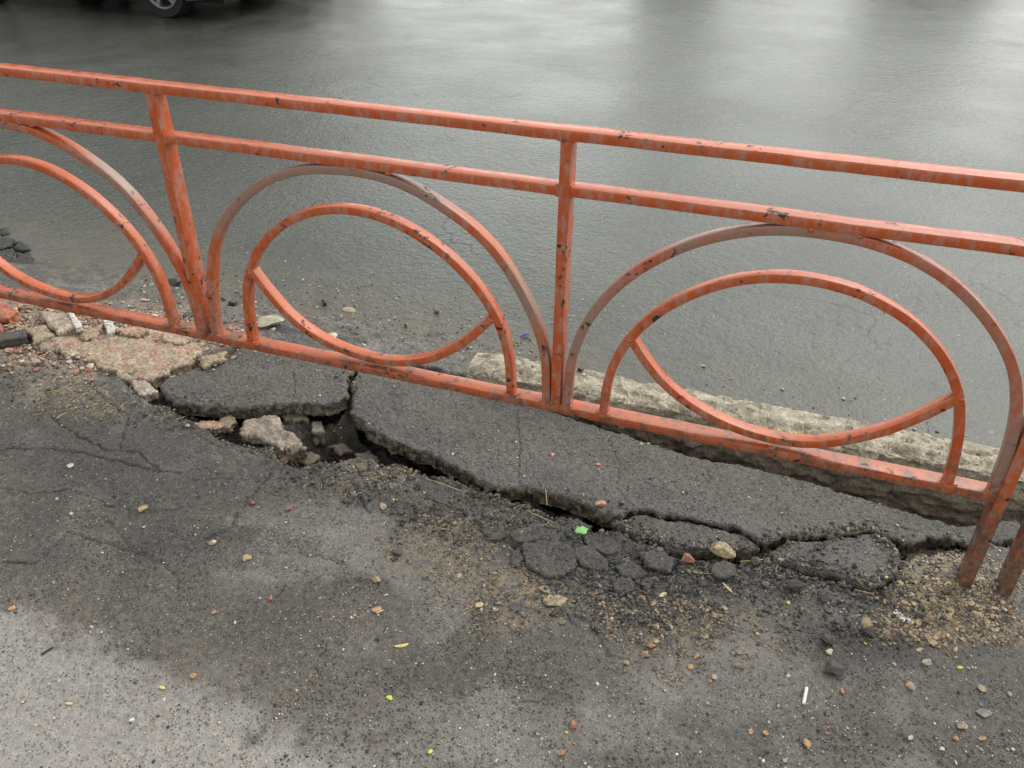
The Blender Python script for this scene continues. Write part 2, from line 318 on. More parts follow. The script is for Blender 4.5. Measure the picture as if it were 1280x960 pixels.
# ------------------------------------------------------------------ slabs: broken pieces with a jagged rim
def slab_mesh(name, poly, ztop, thick, res=.005, jag=.006, seed=0, colf=None, rnd=.012, micro=.0018, side=None, lean=.0, cracks=(), sidej=.010):
    lo = poly.min(0)-.02; hi = poly.max(0)+.02; rad_ = float(np.min(hi-lo)-.04)
    nx, ny = int((hi[0]-lo[0])/res)+1, int((hi[1]-lo[1])/res)+1
    gx, gy = np.meshgrid(lo[0]+np.arange(nx)*res, lo[1]+np.arange(ny)*res)
    X = np.c_[gx.ravel(), gy.ravel()]
    def S(Y):
        Wp = Y+jag*np.c_[fbm(Y, .045, 3, seed), fbm(Y, .045, 3, seed+40)]*1.6
        return sdf(Wp, poly)+min(1, rad_/.08)*(.0022*n2(Y, .009, seed+60)+.0035*np.abs(n2(Y, .022, seed+61)))
    s = S(X); ins = (s < 0).reshape(ny, nx)
    idx = np.arange(nx*ny).reshape(ny, nx)
    keep = ins[:-1, :-1] & ins[1:, :-1] & ins[:-1, 1:] & ins[1:, 1:]
    q = np.stack([idx[:-1, :-1][keep], idx[:-1, 1:][keep], idx[1:, 1:][keep], idx[1:, :-1][keep]], 1)
    used = np.unique(q); mp = -np.ones(nx*ny, np.int64); mp[used] = np.arange(len(used)); q = mp[q]; X = X[used]; s = s[used]
    # boundary edges
    e = np.concatenate([q[:, [0, 1]], q[:, [1, 2]], q[:, [2, 3]], q[:, [3, 0]]]); key = e.min(1)*len(X)+e.max(1)
    u_, inv, cnt = np.unique(key, return_inverse=True, return_counts=True); be = e[cnt[inv] == 1]
    bv = np.unique(be)
    eps = res*.5; G = np.c_[S(X[bv]+[eps, 0])-S(X[bv]-[eps, 0]), S(X[bv]+[0, eps])-S(X[bv]-[0, eps])]
    G /= np.linalg.norm(G, axis=1)[:, None]+1e-9
    X[bv] += G*np.clip(-s[bv], 0, res*1.3)[:, None]
    d = -s; d[bv] = 0
    rr = np.clip(d/rnd, 0, 1); drop = rnd*.75*(1-np.sqrt(np.clip(1-(1-rr)**2, 0, 1)))*(1+.5*fbm(X, .03, 2, seed+3))
    zt = ztop(X)
    f1, _ = cells(X, .011, seed+1)
    z = zt-drop+micro*(fbm(X, .014, 2, seed+5)-1.1*f1+.5)+.0035*fbm(X, .09, 2, seed+6)
    for pts, wd, dp in cracks:
        cdist = pdist(X+.006*np.c_[fbm(X, .03, 2, 8), fbm(X, .03, 2, 9)], pts); z -= dp*(1-sstep(wd*.3, wd, cdist))
    T = np.c_[X, z]; nT = len(X); nb = len(bv); bi = -np.ones(nT, np.int64); bi[bv] = np.arange(nb)
    rows = []; K = max(3, int(thick/.009)); last = bv
    V = [T]; Q = [q]
    cur = bi.copy(); prev = bv.copy()
    for k in range(1, K+1):
        fr = k/K
        P = np.c_[X[bv], T[bv, 2]]-np.array([0, 0, 1])*thick*fr
        off = sidej*fbm3(P, .03, 3, seed+7)+.45*sidej*fbm3(P, .011, 2, seed+8)-.006*(1-abs(2*fr-1))-lean*fr*thick
        P[:, :2] += G*off[:, None]
        base = sum(len(v) for v in V); V.append(P)
        nxt = base+np.arange(nb)
        pm = -np.ones(nT, np.int64); pm[bv] = prev; nm = -np.ones(nT, np.int64); nm[bv] = nxt
        Q.append(np.stack([pm[be[:, 0]], nm[be[:, 0]], nm[be[:, 1]], pm[be[:, 1]]], 1)); prev = nxt
    # underside
    base = sum(len(v) for v in V); bot = np.c_[X, T[:, 2]-thick]; V.append(bot)
    bm = base+np.arange(nT); bm[bv] = prev; Q.append(bm[q][:, ::-1])
    V = np.concatenate(V); Q = np.concatenate(Q)
    col = (colf or pavement_colour)(V[:, :2])
    if side is not None:
        dz = np.interp(np.arange(len(V)), [0], [0]); m = np.zeros(len(V)); m[nT:] = 1
        nn = sstep(-.35, .25, fbm3(V, .025, 3, seed+12))[:, None]*m[:, None]
        col = col*(1-nn)+np.array(side)*nn
    c0 = V[:, :2].mean(0); org = np.array([c0[0], c0[1], V[:, 2].min()]); V = V-org
    return mesh(name, V, Q, col), org
def slab(name, poly, ztop, thick, label=None, cat=None, group=None, mat=None, parent=None, **kw):
    if not callable(ztop): zt = ztop; ztop = lambda X: np.full(len(X), zt)
    me, org = slab_mesh(name, poly, ztop, thick, **kw)
    o = link(name, me, parent, mat or M_SLAB, org); tag(o, label, cat, group); return o

def plane_through(pts3):
    A = np.array(pts3); k = np.linalg.lstsq(np.c_[A[:, 0], A[:, 1], np.ones(len(A))], A[:, 2], rcond=None)[0]
    return lambda X: X@k[:2]+k[2]
slab_col_dark = lambda X: (lambda g: ASPH*.88*(1-g)+DARK*g)(.6*sstep(-.3, .6, fbm(X, .22, 3, 33))[:, None])
DIRTY = (.24, .18, .115)

A_px = [(198, 479), (205, 488), (213, 497), (226, 503), (262, 508), (300, 509), (335, 507), (370, 504), (400, 508), (422, 506), (433, 497), (434, 471), (441, 466), (449, 440), (436, 426), (400, 414), (345, 404), (318, 414), (282, 439), (243, 453), (212, 464)]
B_px = [(443, 470), (438, 480), (439, 497), (438, 518), (462, 538), (500, 558), (540, 571), (575, 588), (600, 605), (625, 614), (662, 609), (695, 619), (722, 627), (740, 636), (760, 643), (802, 637), (852, 644), (890, 653), (922, 658), (940, 668), (957, 679), (980, 668), (1000, 665), (1044, 667), (1087, 660), (1114, 667), (1131, 676), (1162, 668), (1188, 666), (1215, 676), (1260, 670), (1290, 665), (1275, 640), (1200, 652), (1100, 622), (1000, 592), (930, 577), (870, 567), (800, 545), (700, 515), (640, 494), (560, 470), (470, 444), (456, 440)]
ZA, ZB = .028, .018
A_pl, B_pl = pl(A_px, ZA), pl(B_px, ZB)
C_px = [(962, 688), (985, 675), (1005, 676), (1028, 676), (1031, 674), (1066, 669), (1094, 667), (1116, 676), (1125, 689), (1126, 700), (1122, 717), (1105, 730), (1096, 738), (1074, 733), (1044, 717), (1022, 714), (1000, 713), (968, 702)]
D_px = [(762, 650), (802, 641), (852, 649), (890, 658), (922, 663), (938, 673), (952, 684), (918, 690), (880, 688), (850, 690), (822, 678), (800, 675), (780, 664)]
C_pl, D_pl = pl(C_px, .008), pl(D_px, .004)

# cavity outline: lower lip of the hole
CAV_px = [(150, 478), (175, 500), (215, 520), (236, 532), (270, 546), (300, 556), (326, 561), (342, 568), (350, 578), (370, 587), (398, 582), (425, 578), (447, 570), (480, 580), (515, 590), (560, 598), (598, 616), (640, 628), (700, 648), (742, 662), (776, 672), (812, 682), (850, 700), (900, 706), (950, 700), (1000, 722), (1040, 728), (1075, 742), (1100, 744), (1132, 722), (1134, 700), (1180, 690), (1215, 688), (1250, 664), (1200, 645), (1000, 586), (870, 560), (700, 507), (560, 463), (449, 440), (400, 425), (300, 427), (215, 462)]
CAV_pl = pl(CAV_px, 0)
deep_pts = [(px(u, v)[:2], r, d) for u, v, r, d in ((410, 560, .19, .24), (350, 578, .09, .16), (455, 560, .15, .22), (530, 594, .12, .16), (300, 530, .12, .10), (610, 622, .11, .13), (690, 634, .09, .11), (745, 648, .08, .12), (1180, 680, .11, .17), (1140, 682, .07, .12), (590, 610, .1, .14), (480, 575, .1, .18))]
CR = [(pl(p), wd, dp) for p, wd, dp in (
    ([(0, 562), (55, 560), (110, 566), (150, 576), (188, 588), (225, 592)], .0055, .011),
    ([(62, 520), (100, 545), (130, 560), (175, 566), (200, 590)], .0045, .009),
    ([(0, 705), (44, 706), (86, 664), (122, 676), (180, 692)], .005, .009),
    ([(338, 592), (322, 610), (296, 640), (286, 664), (252, 674)], .007, .010),
    ([(375, 690), (400, 694), (436, 706)], .005, .008), ([(0, 610), (40, 618), (90, 612), (140, 632), (190, 640), (240, 632)], .004, .007), ([(100, 466), (130, 500), (160, 520), (150, 560)], .0045, .008), ([(700, 760), (740, 780), (760, 820), (800, 830)], .004, .005), ([(885, 775), (930, 790), (1000, 790)], .004, .005), ([(130, 645), (160, 680), (200, 700), (230, 730)], .004, .006),
    ([(440, 600), (452, 624), (462, 640)], .006, .010),
    ([(590, 650), (640, 678), (660, 700), (690, 722), (740, 722), (766, 740)], .008, .010),
    ([(1000, 790), (1030, 796), (1060, 790), (1085, 800)], .003, .003),
    ([(560, 905), (600, 890), (660, 892)], .003, .002),
    ([(240, 600), (300, 598), (330, 604)], .003, .004))]

# ------------------------------------------------------------------ pavement: one sheet of ground, finer in view
def road_edge_drop(X):
    # where the kerb is missing the ground slides down to the road
    left = 1-sstep(.70, .86, X[:, 0]+.05*fbm(X, .1, 2, 50))
    y0 = .50+.06*fbm(X, .25, 2, 51)
    dl = sstep(0, .62, X[:, 1]-y0)*.15+.012*fbm(X, .07, 3, 52)*sstep(.55, .7, X[:, 1])
    dr = sstep(0, .05, X[:, 1]-np.interp(X[:, 0], [.75, .95, 1.66, 2.0, 2.5], [.43, .39, .25, .21, .20]))*.22
    return left*dl+(1-left)*dr
def pavement_z(X):
    z = .006*fbm(X, .45, 2, 60)+.0035*fbm(X, .12, 2, 61)
    f1, rid = cells(X, .013, 5)
    z += .0016*fbm(X, .016, 2, 62)-.0022*(f1-.45)
    z += .004*np.clip(fbm(X, .05, 3, 63), 0, 1)*sum(blob(X, *b) for b in ((700, 700, 250, 60), (1150, 760, 160, 60), (430, 620, 120, 30)))
    Wp = X+.016*np.c_[fbm(X, .07, 3, 64), fbm(X, .07, 3, 65)]
    s = sdf(Wp, CAV_pl); inside = sstep(0, .028, -s)
    dep = np.full(len(X), .045)
    for c, r, d in deep_pts: dep = np.maximum(dep, d*np.exp(-((X-c)**2).sum(1)/r**2)*1.0)
    under = np.maximum.reduce([sstep(0, .03, -sdf(X, P)) for P in (A_pl, B_pl)])
    dep = np.maximum(dep, .13*under)
    z -= inside*(dep+.014*fbm(X, .05, 3, 66))
    # crumbled zone round the hole and crazed, slightly sunken patch
    cz = np.exp(-(np.clip(s, 0, 1)/.10)**2); z += cz*(.006*fbm(X, .035, 3, 71)-.004*np.abs(fbm(X, .016, 2, 72)))
    for b in ((700, 692, 95, 34), (800, 715, 60, 32), (870, 705, 60, 20)): z -= .007*blob(X, *b, seed=40, soft=.3)
    tx = sstep(-.3, .5, fbm(X, .4, 2, 73)); z += tx*(.0030*fbm(X, .011, 2, 74)-.0045*np.clip(fbm(X, .02, 2, 75)-.25, 0, 1))
    # lip of the front pavement at the hole is lifted a little
    z += .012*np.exp(-(np.clip(s, 0, 1)/.07)**2)*(s > -.0)*sstep(.25, -.6, X[:, 0]-.2)
    for pts, wd, dp in CR:
        cdist = pdist(X+.008*np.c_[fbm(X, .04, 2, 8), fbm(X, .04, 2, 9)], pts); z -= dp*(1-sstep(wd*.3, wd, cdist))
    # rubble bed on the left
    rb = blob(X, 90, 420, 190, 50, seed=16, soft=.4)
    z += rb*(.018*fbm(X, .06, 3, 70)+.004)
    z -= road_edge_drop(X)
    return z, inside
ys = np.concatenate([np.linspace(-12, -2.2, 12), np.linspace(-1.9, -1.3, 30), np.arange(-1.29, .72, .0046), np.arange(.725, 1.35, .010)])
xs = np.concatenate([np.linspace(-30, -2.0, 14), np.arange(-1.7, -1.25, .012), np.arange(-1.24, 2.75, .0050), np.linspace(2.8, 4.5, 20), np.linspace(6, 30, 8)])
GX, GY = np.meshgrid(xs, ys); PX = np.c_[GX.ravel(), GY.ravel()]
pz, pins = pavement_z(PX); pcol = pavement_colour(PX)
k = (pins*.9)[:, None]; pcol = pcol*(1-k)+(SHADED_SOIL*(1+.8*np.clip(fbm(PX, .03, 3, 80), -1, 1))[:, None])*k
lm = (sstep(.60, .80, PX[:, 1])*(1-sstep(.75, .95, PX[:, 0])))[:, None]*.85; pcol = pcol*(1-lm)+np.array([.088, .079, .063])*(1+.5*fbm(PX, .06, 3, 83))[:, None]*lm
for b, s, kc in (((90, 425, 150, 40), .9, RUBB), ((150, 385, 160, 22), .6, RUBB*.8)):
    m_ = (s*blob(PX, *b, seed=16))[:, None]*sstep(-.5, .3, fbm(PX, .04, 3, 81))[:, None]; pcol = pcol*(1-m_)+kc*m_
idx = np.arange(len(PX)).reshape(len(ys), len(xs))
PQ = np.stack([idx[:-1, :-1], idx[:-1, 1:], idx[1:, 1:], idx[1:, :-1]], 2).reshape(-1, 4)
o = link('pavement', mesh('pavement', np.c_[PX, pz], PQ, pcol), None, M_ASPH); tag(o, kind='structure')
# fast height lookup for resting things
_fx, _fy = np.arange(-1.24, 2.75, .01), np.arange(-1.29, 1.3, .01)
_hx, _hy = np.meshgrid(_fx, _fy); _H = pavement_z(np.c_[_hx.ravel(), _hy.ravel()])[0].reshape(_hx.shape)
def inpoly(p, poly): return sdf(np.array([p]), poly)[0] < 0
zA = plane_through([(*px(198, 479, ZA)[:2], .012), (*px(433, 497, ZA)[:2], .036), (*px(400, 414, 0)[:2], .004)])
zB = plane_through([(*px(438, 518, ZB)[:2], .030), (*px(957, 679, ZB)[:2], .010), (*px(700, 515, 0)[:2], .004), (*px(1200, 652, 0)[:2], .002)])
def ground(x, y):
    p = np.array([[x, y]])
    if y > 1.05 or (x > .8 and y > .66): return ROADZ
    for P, zf in ((A_pl, zA), (B_pl, zB)):
        if inpoly((x, y), P): return float(zf(p)[0])+.0005
    for P, zz in ((C_pl, .010), (D_pl, .005)):
        if inpoly((x, y), P): return zz
    i = int(np.clip((y+1.29)/.01, 0, len(_fy)-2)); j = int(np.clip((x+1.24)/.01, 0, len(_fx)-2))
    return max(float(_H[i:i+2, j:j+2].max()), ROADZ if y > .8 else -9)

# ------------------------------------------------------------------ road
ROADZ = -.13
RV = []; ry = [.55, .8, 1.2, 2, 4, 8, 14.2]; rx = [-60, -20, -6, -2, 0, 2, 4, 8, 20, 60]
RV = np.array([(x, y, ROADZ) for y in ry for x in rx]); ii = np.arange(len(RV)).reshape(len(ry), len(rx))
o = link('road', mesh('road', RV, np.stack([ii[:-1, :-1], ii[:-1, 1:], ii[1:, 1:], ii[1:, :-1]], 2).reshape(-1, 4)), None, M_ROAD); tag(o, kind='structure')
g = np.array([(-400, 14.2, -.02), (400, 14.2, -.02), (400, 900, -.02), (-400, 900, -.02), (-400, -600, -.3), (400, -600, -.3), (400, 14.2, -.3), (-400, 14.2, -.3)])
o = link('ground', mesh('ground', g, np.array([[0, 1, 2, 3], [4, 5, 6, 7]]), np.tile([.07, .075, .05], (8, 1))), None, M_STONE); tag(o, kind='structure')

# ------------------------------------------------------------------ slabs on top of the hole
crA = [(pl([(366, 462), (368, 480), (366, 500)], ZA), .0035, .005)]
slab('asphalt_slab', A_pl, zA, .055, 'lifted slab of asphalt over the open hole, beside the rubble, under the first railing panel', 'asphalt slab', seed=3, micro=.0030, colf=slab_col_dark, side=DIRTY, cracks=crA, rnd=.009, sidej=.016, res=.0040, lean=.25)
crB = [(pl([(560, 480), (572, 520), (566, 560)], ZB), .003, .003), (pl([(760, 545), (775, 580), (770, 610), (800, 640)], ZB), .003, .004), (pl([(880, 580), (900, 610), (880, 640)], ZB), .003, .0035), (pl([(1000, 600), (1010, 640), (1000, 662)], ZB), .003, .003), (pl([(646, 516), (650, 560), (647, 604)], ZB), .0035, .005), (pl([(1210, 655), (1150, 660), (1060, 640)], ZB), .003, .003)]
slab('asphalt_slab', B_pl, zB, .060, 'long strip of dark asphalt broken off between the railing and the long crack', 'asphalt slab', seed=21, micro=.0030, colf=slab_col_dark, side=DIRTY, cracks=crB, rnd=.010, sidej=.018, res=.0042, lean=.3)
slab('asphalt_slab', C_pl, .008, .05, 'rounded block of asphalt below the crack at the right, near the railing legs', 'asphalt slab', seed=31, colf=slab_col_dark, side=DIRTY, rnd=.012, res=.0040,
     cracks=[(pl([(1030, 674), (1030, 684), (1010, 690)], .01), .004, .008), (pl([(1000, 700), (1050, 706), (1085, 725)], .01), .004, .006)])
slab('asphalt_slab', D_pl, .003, .04, 'narrow wedge of cracked asphalt between the long crack and the sandstone lump', 'asphalt slab', seed=33, colf=slab_col_dark, side=DIRTY, rnd=.014, res=.0040, jag=.010)

frag = [
 ([(655, 680), (662, 676), (690, 674), (712, 680), (717, 695), (715, 708), (700, 716), (680, 716), (665, 705), (657, 693)], .010, 'largest plate of crazed asphalt in the cluster below the green leaf'),
 ([(720, 683), (735, 680), (748, 690), (760, 700), (758, 709), (745, 710), (728, 704), (718, 692)], .008, 'tapered asphalt plate just right of the largest crazed plate'),
 ([(640, 665), (660, 655), (690, 660), (699, 668), (695, 673), (670, 673), (648, 676)], .010, 'flat asphalt plate carrying an orange crumb, left of the green leaf'),
 ([(767, 727), (775, 720), (788, 720), (793, 727), (793, 737), (780, 739), (769, 735)], .008, 'round asphalt crumb plate left of its smaller twin, above the tan gravel'),
 ([(803, 722), (812, 719), (817, 727), (812, 736), (804, 733)], .007, 'small upright asphalt piece between the round crumb plate and the seed husk'),
 ([(816, 737), (825, 733), (833, 739), (828, 746), (818, 745)], .006, 'little asphalt crumb touching the pale seed husk'),
 ([(603, 660), (615, 655), (630, 658), (634, 665), (625, 672), (608, 671)], .007, 'oval asphalt lump at the right tip of the curved twig'),
 ([(522, 603), (550, 600), (575, 610), (590, 625), (580, 635), (560, 630), (535, 620)], .004, 'wedge of loose asphalt sliding into the long crack above the curved twig'),
 ([(453, 598), (468, 594), (485, 597), (488, 605), (475, 612), (460, 610)], .004, 'lump of asphalt on the near lip of the hole, left of the sliding wedge'),
 ([(403, 592), (420, 584), (436, 588), (446, 604), (436, 618), (418, 612)], .006, 'crumbled asphalt block at the lower right corner of the hole'),
 ([(505, 597), (516, 592), (532, 594), (536, 602), (524, 607), (510, 605)], .002, 'dark asphalt pebble-sized block half fallen into the crack, with a straw across it'),
 ([(770, 706), (786, 700), (800, 706), (806, 716), (795, 722), (778, 716)], .006, 'crumbling asphalt piece above the two round crumb plates'),
 ([(700, 655), (722, 650), (738, 658), (730, 668), (708, 666)], -.004, 'shaded asphalt chunk below the crack, touching the green leaf'),
 ([(640, 690), (648, 684), (655, 696), (650, 706), (640, 702)], .004, 'thin asphalt splinter along the left side of the largest crazed plate'),
 ([(890, 706), (906, 700), (920, 706), (918, 718), (900, 720), (890, 714)], .018, 'black asphalt clod under the front of the sandstone lump'),
 ([(350, 604), (372, 598), (392, 602), (386, 614), (362, 616)], .002, 'low asphalt block on the lip below the brown stone in the hole'),
 ([(730, 668), (752, 664), (768, 674), (772, 688), (756, 690), (738, 682)], .002, 'cracked asphalt piece directly below and right of the green leaf'),
 ([(800, 690), (826, 686), (842, 698), (836, 712), (812, 708)], .006, 'rough asphalt lump left of the brick fragment'),
 ([(590, 634), (612, 636), (636, 644), (646, 652), (626, 654), (602, 648)], .000, 'flat asphalt flake lying in the crack under the long strip'),
]
for i, (p, z, lab) in enumerate(frag):
    pp = pl(p, z); pp = pp.mean(0)+(pp-pp.mean(0))*1.14; z = z-.004 if i not in (14, 12, 17) else z
    slab('asphalt_chunk', pp, z, .028, lab, 'asphalt chunk', 'loose pieces of broken asphalt', seed=50+i*3, colf=slab_col_dark, side=DIRTY, rnd=.004, res=.0032, jag=.003, sidej=.008, micro=.0032)
# lump of old asphalt on the road edge at far left
for p, z, lab in (([(-12, 298), (4, 293), (16, 297), (14, 306), (2, 310), (-12, 308)], ROADZ+.020, 'back left plate of the broken asphalt patch at the left picture edge'),
                  ([(18, 298), (28, 300), (36, 308), (30, 313), (17, 308)], ROADZ+.024, 'back right plate of the broken asphalt patch at the left picture edge'),
                  ([(-12, 311), (2, 313), (14, 310), (18, 320), (8, 327), (-12, 324)], ROADZ+.026, 'middle plate of the broken asphalt patch at the left picture edge'),
                  ([(20, 312), (32, 316), (40, 315), (41, 330), (28, 336), (16, 331), (11, 328), (21, 321)], ROADZ+.018, 'front right plate of the broken asphalt patch, largest of that patch'),
                  ([(-12, 328), (4, 330), (14, 335), (20, 342), (2, 344), (-12, 340)], ROADZ+.012, 'front left plate of the broken asphalt patch beneath the left arch'),
                  ([(-2, 284), (8, 282), (14, 290), (0, 294)], ROADZ+.012, 'small loose asphalt piece behind the broken patch on the road')):
    slab('asphalt_chunk', pl(p, z), z, .03, lab, 'asphalt chunk', 'broken asphalt on the road', seed=int(90+p[1][0]+p[1][1]), colf=lambda X: np.tile(DARK*.6, (len(X), 1)), rnd=.010, res=.006, jag=.008, micro=.004)
# dark asphalt edge behind the rail
slab('asphalt_slab', pl([(330, 398), (352, 402), (372, 414), (400, 410), (432, 422), (452, 432), (446, 442), (400, 436), (345, 424)], .0), .001, .05, 'crumbling black asphalt edge behind the bottom rail, under the pale flat stone', 'asphalt slab', seed=97, colf=lambda X: np.tile(DARK*.75, (len(X), 1)), rnd=.02, res=.0045, jag=.012)

# ------------------------------------------------------------------ rubble left
def rub(c): return lambda X: np.tile(np.array(c)*.74, (len(X), 1))*(1+.35*fbm(X, .05, 3, 44))[:, None]
def rubmix(X):
    f = sstep(-.1, .4, fbm(X, .07, 3, 45))[:, None]; h = sstep(.1, .5, fbm(X, .05, 2, 46))[:, None]
    c = np.array([.31, .24, .165])*(1-f)+np.array([.34, .205, .145])*f; return c*(1-.6*h)+np.array([.36, .31, .25])*.6*h
slab('concrete_slab', pl([(60, 418), (88, 412), (140, 408), (200, 410), (252, 428), (243, 449), (212, 464), (190, 474), (152, 470), (121, 457), (108, 447), (72, 440)], .02), lambda X: .022+.012*fbm(X, .16, 2, 47)+.006*np.round(2.5*fbm(X, .05, 2, 48))/2.5, .05,
     'large weathered pinkish concrete slab at the left under the railing', 'concrete slab', seed=101, colf=rubmix, mat=M_STONE, rnd=.010, res=.0042, jag=.012, micro=.002, sidej=.014)
slab('concrete_block', pl([(46, 386), (85, 391), (102, 410), (78, 413), (70, 415), (60, 404)], .05), lambda X: .052+.2*(X[:, 0]-X[:, 0].mean())*.15, .06, 'flat pale concrete block tilted below the bottom rail, beside the dark gap', 'concrete block', seed=104, colf=rub((.45, .36, .27)), mat=M_STONE, rnd=.008, res=.0045, jag=.004)
slab('concrete_block', pl([(30, 410), (56, 405), (70, 418), (42, 427)], .035), .036, .05, 'four-sided beige concrete piece at the end of the dark plank', 'concrete block', seed=106, colf=rub((.40, .31, .22)), mat=M_STONE, rnd=.008, res=.0045, jag=.004)
slab('brick_fragment', pl([(-14, 372), (8, 378), (22, 387), (12, 397), (-14, 398)], .04), .04, .05, 'large orange-red brick fragment at the left picture edge under the rail', 'brick fragment', seed=108, colf=rub((.46, .15, .08)), mat=M_STONE, rnd=.008, res=.0045, jag=.004)
slab('brick_fragment', pl([(-14, 402), (3, 403), (5, 412), (-14, 414)], .04), .04, .04, 'small red brick corner just above the dark plank', 'brick fragment', seed=109, colf=rub((.36, .11, .07)), mat=M_STONE, rnd=.006, res=.0045, jag=.003)
slab('mortar_block', pl([(128, 400), (141, 401), (144, 415), (134, 417)], .045), .045, .05, 'narrow whitewashed block standing right under the bottom rail', 'mortar block', seed=110, colf=rub((.62, .58, .52)), mat=M_STONE, rnd=.002, res=.003, jag=.002)
slab('mortar_block', pl([(83, 391), (93, 391), (104, 409), (94, 411)], .056), .058, .02, 'thin white mortar strip along the edge of the flat pale block', 'mortar block', seed=111, colf=rub((.64, .60, .53)), mat=M_STONE, rnd=.0015, res=.003, jag=.002, sidej=.003)
slab('wooden_plank', pl([(-14, 417), (30, 411), (35, 421), (-14, 428)], .05), .05, .035, 'dark grey wet plank end sticking in from the left picture edge', 'plank', seed=112, colf=rub((.085, .07, .06)), mat=M_STONE, rnd=.0015, res=.004, jag=.0015, sidej=.002, micro=.001)
for i, (p, z, c, lab) in enumerate((
 ([(100, 412), (128, 404), (126, 416), (104, 424)], .034, (.42, .30, .21), 'knobbly tan concrete lump left of the whitewashed block'),
 ([(145, 410), (172, 406), (190, 412), (170, 420), (148, 418)], .04, (.46, .30, .21), 'pinkish concrete lump right of the whitewashed block under the rail'),
 ([(200, 416), (222, 412), (240, 420), (226, 428), (204, 426)], .038, (.44, .34, .24), 'cream concrete lump below the foot of the first post'),
 ([(46, 424), (66, 420), (80, 430), (64, 438), (50, 434)], .02, (.44, .33, .25), 'pale triangular stone between the beige piece and the large concrete slab'),
 ([(8, 432), (26, 428), (32, 436), (14, 440)], .012, (.42, .2, .15), 'small reddish stone on the asphalt corner at far left'),
 ([(246, 448), (262, 442), (284, 438), (276, 450), (252, 456)], .03, (.36, .28, .18), 'rough tan concrete edge strip touching the lifted asphalt slab'))):
    slab('rubble_stone', pl(p, z), z, .04, lab, 'rubble stone', 'rubble by the broken pavement', seed=120+i*3, colf=rub(c), mat=M_STONE, rnd=.007, res=.0040, jag=.008, micro=.003, sidej=.013)
# stones in the hole
slab('rubble_stone', pl([(296, 532), (306, 522), (330, 519), (350, 523), (352, 532), (366, 541), (374, 552), (384, 560), (370, 562), (348, 556), (330, 548), (306, 541)], .0), lambda X: -.002+.012*fbm(X, .05, 2, 49), .035, 'big rough brown stone lying across the open hole under the lifted slab', 'rubble stone', seed=141, colf=rub((.33, .27, .21)), mat=M_STONE, rnd=.006, res=.0036, jag=.009, micro=.004, sidej=.018)
for i, (p, z, th, c, lab) in enumerate((
 ([(352, 516), (384, 515), (385, 524), (354, 525)], -.03, .05, (.30, .25, .18), 'squared pale block wedged under the front edge of the lifted slab'),
 ([(390, 526), (402, 524), (404, 540), (388, 540)], -.04, .06, (.27, .23, .18), 'narrow upright stone under the right corner of the lifted slab'),
 ([(164, 474), (178, 470), (190, 480), (196, 490), (178, 494), (166, 486)], .012, .035, (.40, .32, .26), 'pale pyramid-shaped stone left of the lifted slab tip'),
 ([(238, 528), (262, 524), (282, 528), (276, 536), (248, 538)], -.006, .02, (.45, .28, .19), 'flat orange-pink stone chip in the hole below the lifted slab'),
 ([(272, 524), (290, 516), (296, 526), (286, 534), (272, 532)], -.006, .025, (.33, .26, .18), 'brownish stone left of the big rough stone in the hole'),
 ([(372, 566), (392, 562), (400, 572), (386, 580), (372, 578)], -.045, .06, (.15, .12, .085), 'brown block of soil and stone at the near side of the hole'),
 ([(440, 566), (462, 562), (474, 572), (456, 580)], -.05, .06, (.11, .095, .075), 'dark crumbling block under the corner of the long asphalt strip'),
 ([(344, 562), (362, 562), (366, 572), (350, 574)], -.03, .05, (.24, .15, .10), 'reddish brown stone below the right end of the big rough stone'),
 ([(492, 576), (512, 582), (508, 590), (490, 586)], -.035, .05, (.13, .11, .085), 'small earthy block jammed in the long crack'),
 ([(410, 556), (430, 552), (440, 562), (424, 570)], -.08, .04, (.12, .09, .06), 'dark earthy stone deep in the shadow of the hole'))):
    slab('rubble_stone', pl(p, z), z, th, lab, 'rubble stone', 'stones in the hole', seed=150+i*3, colf=rub(c), mat=M_STONE, rnd=.005, res=.0035, jag=.005, sidej=.010)

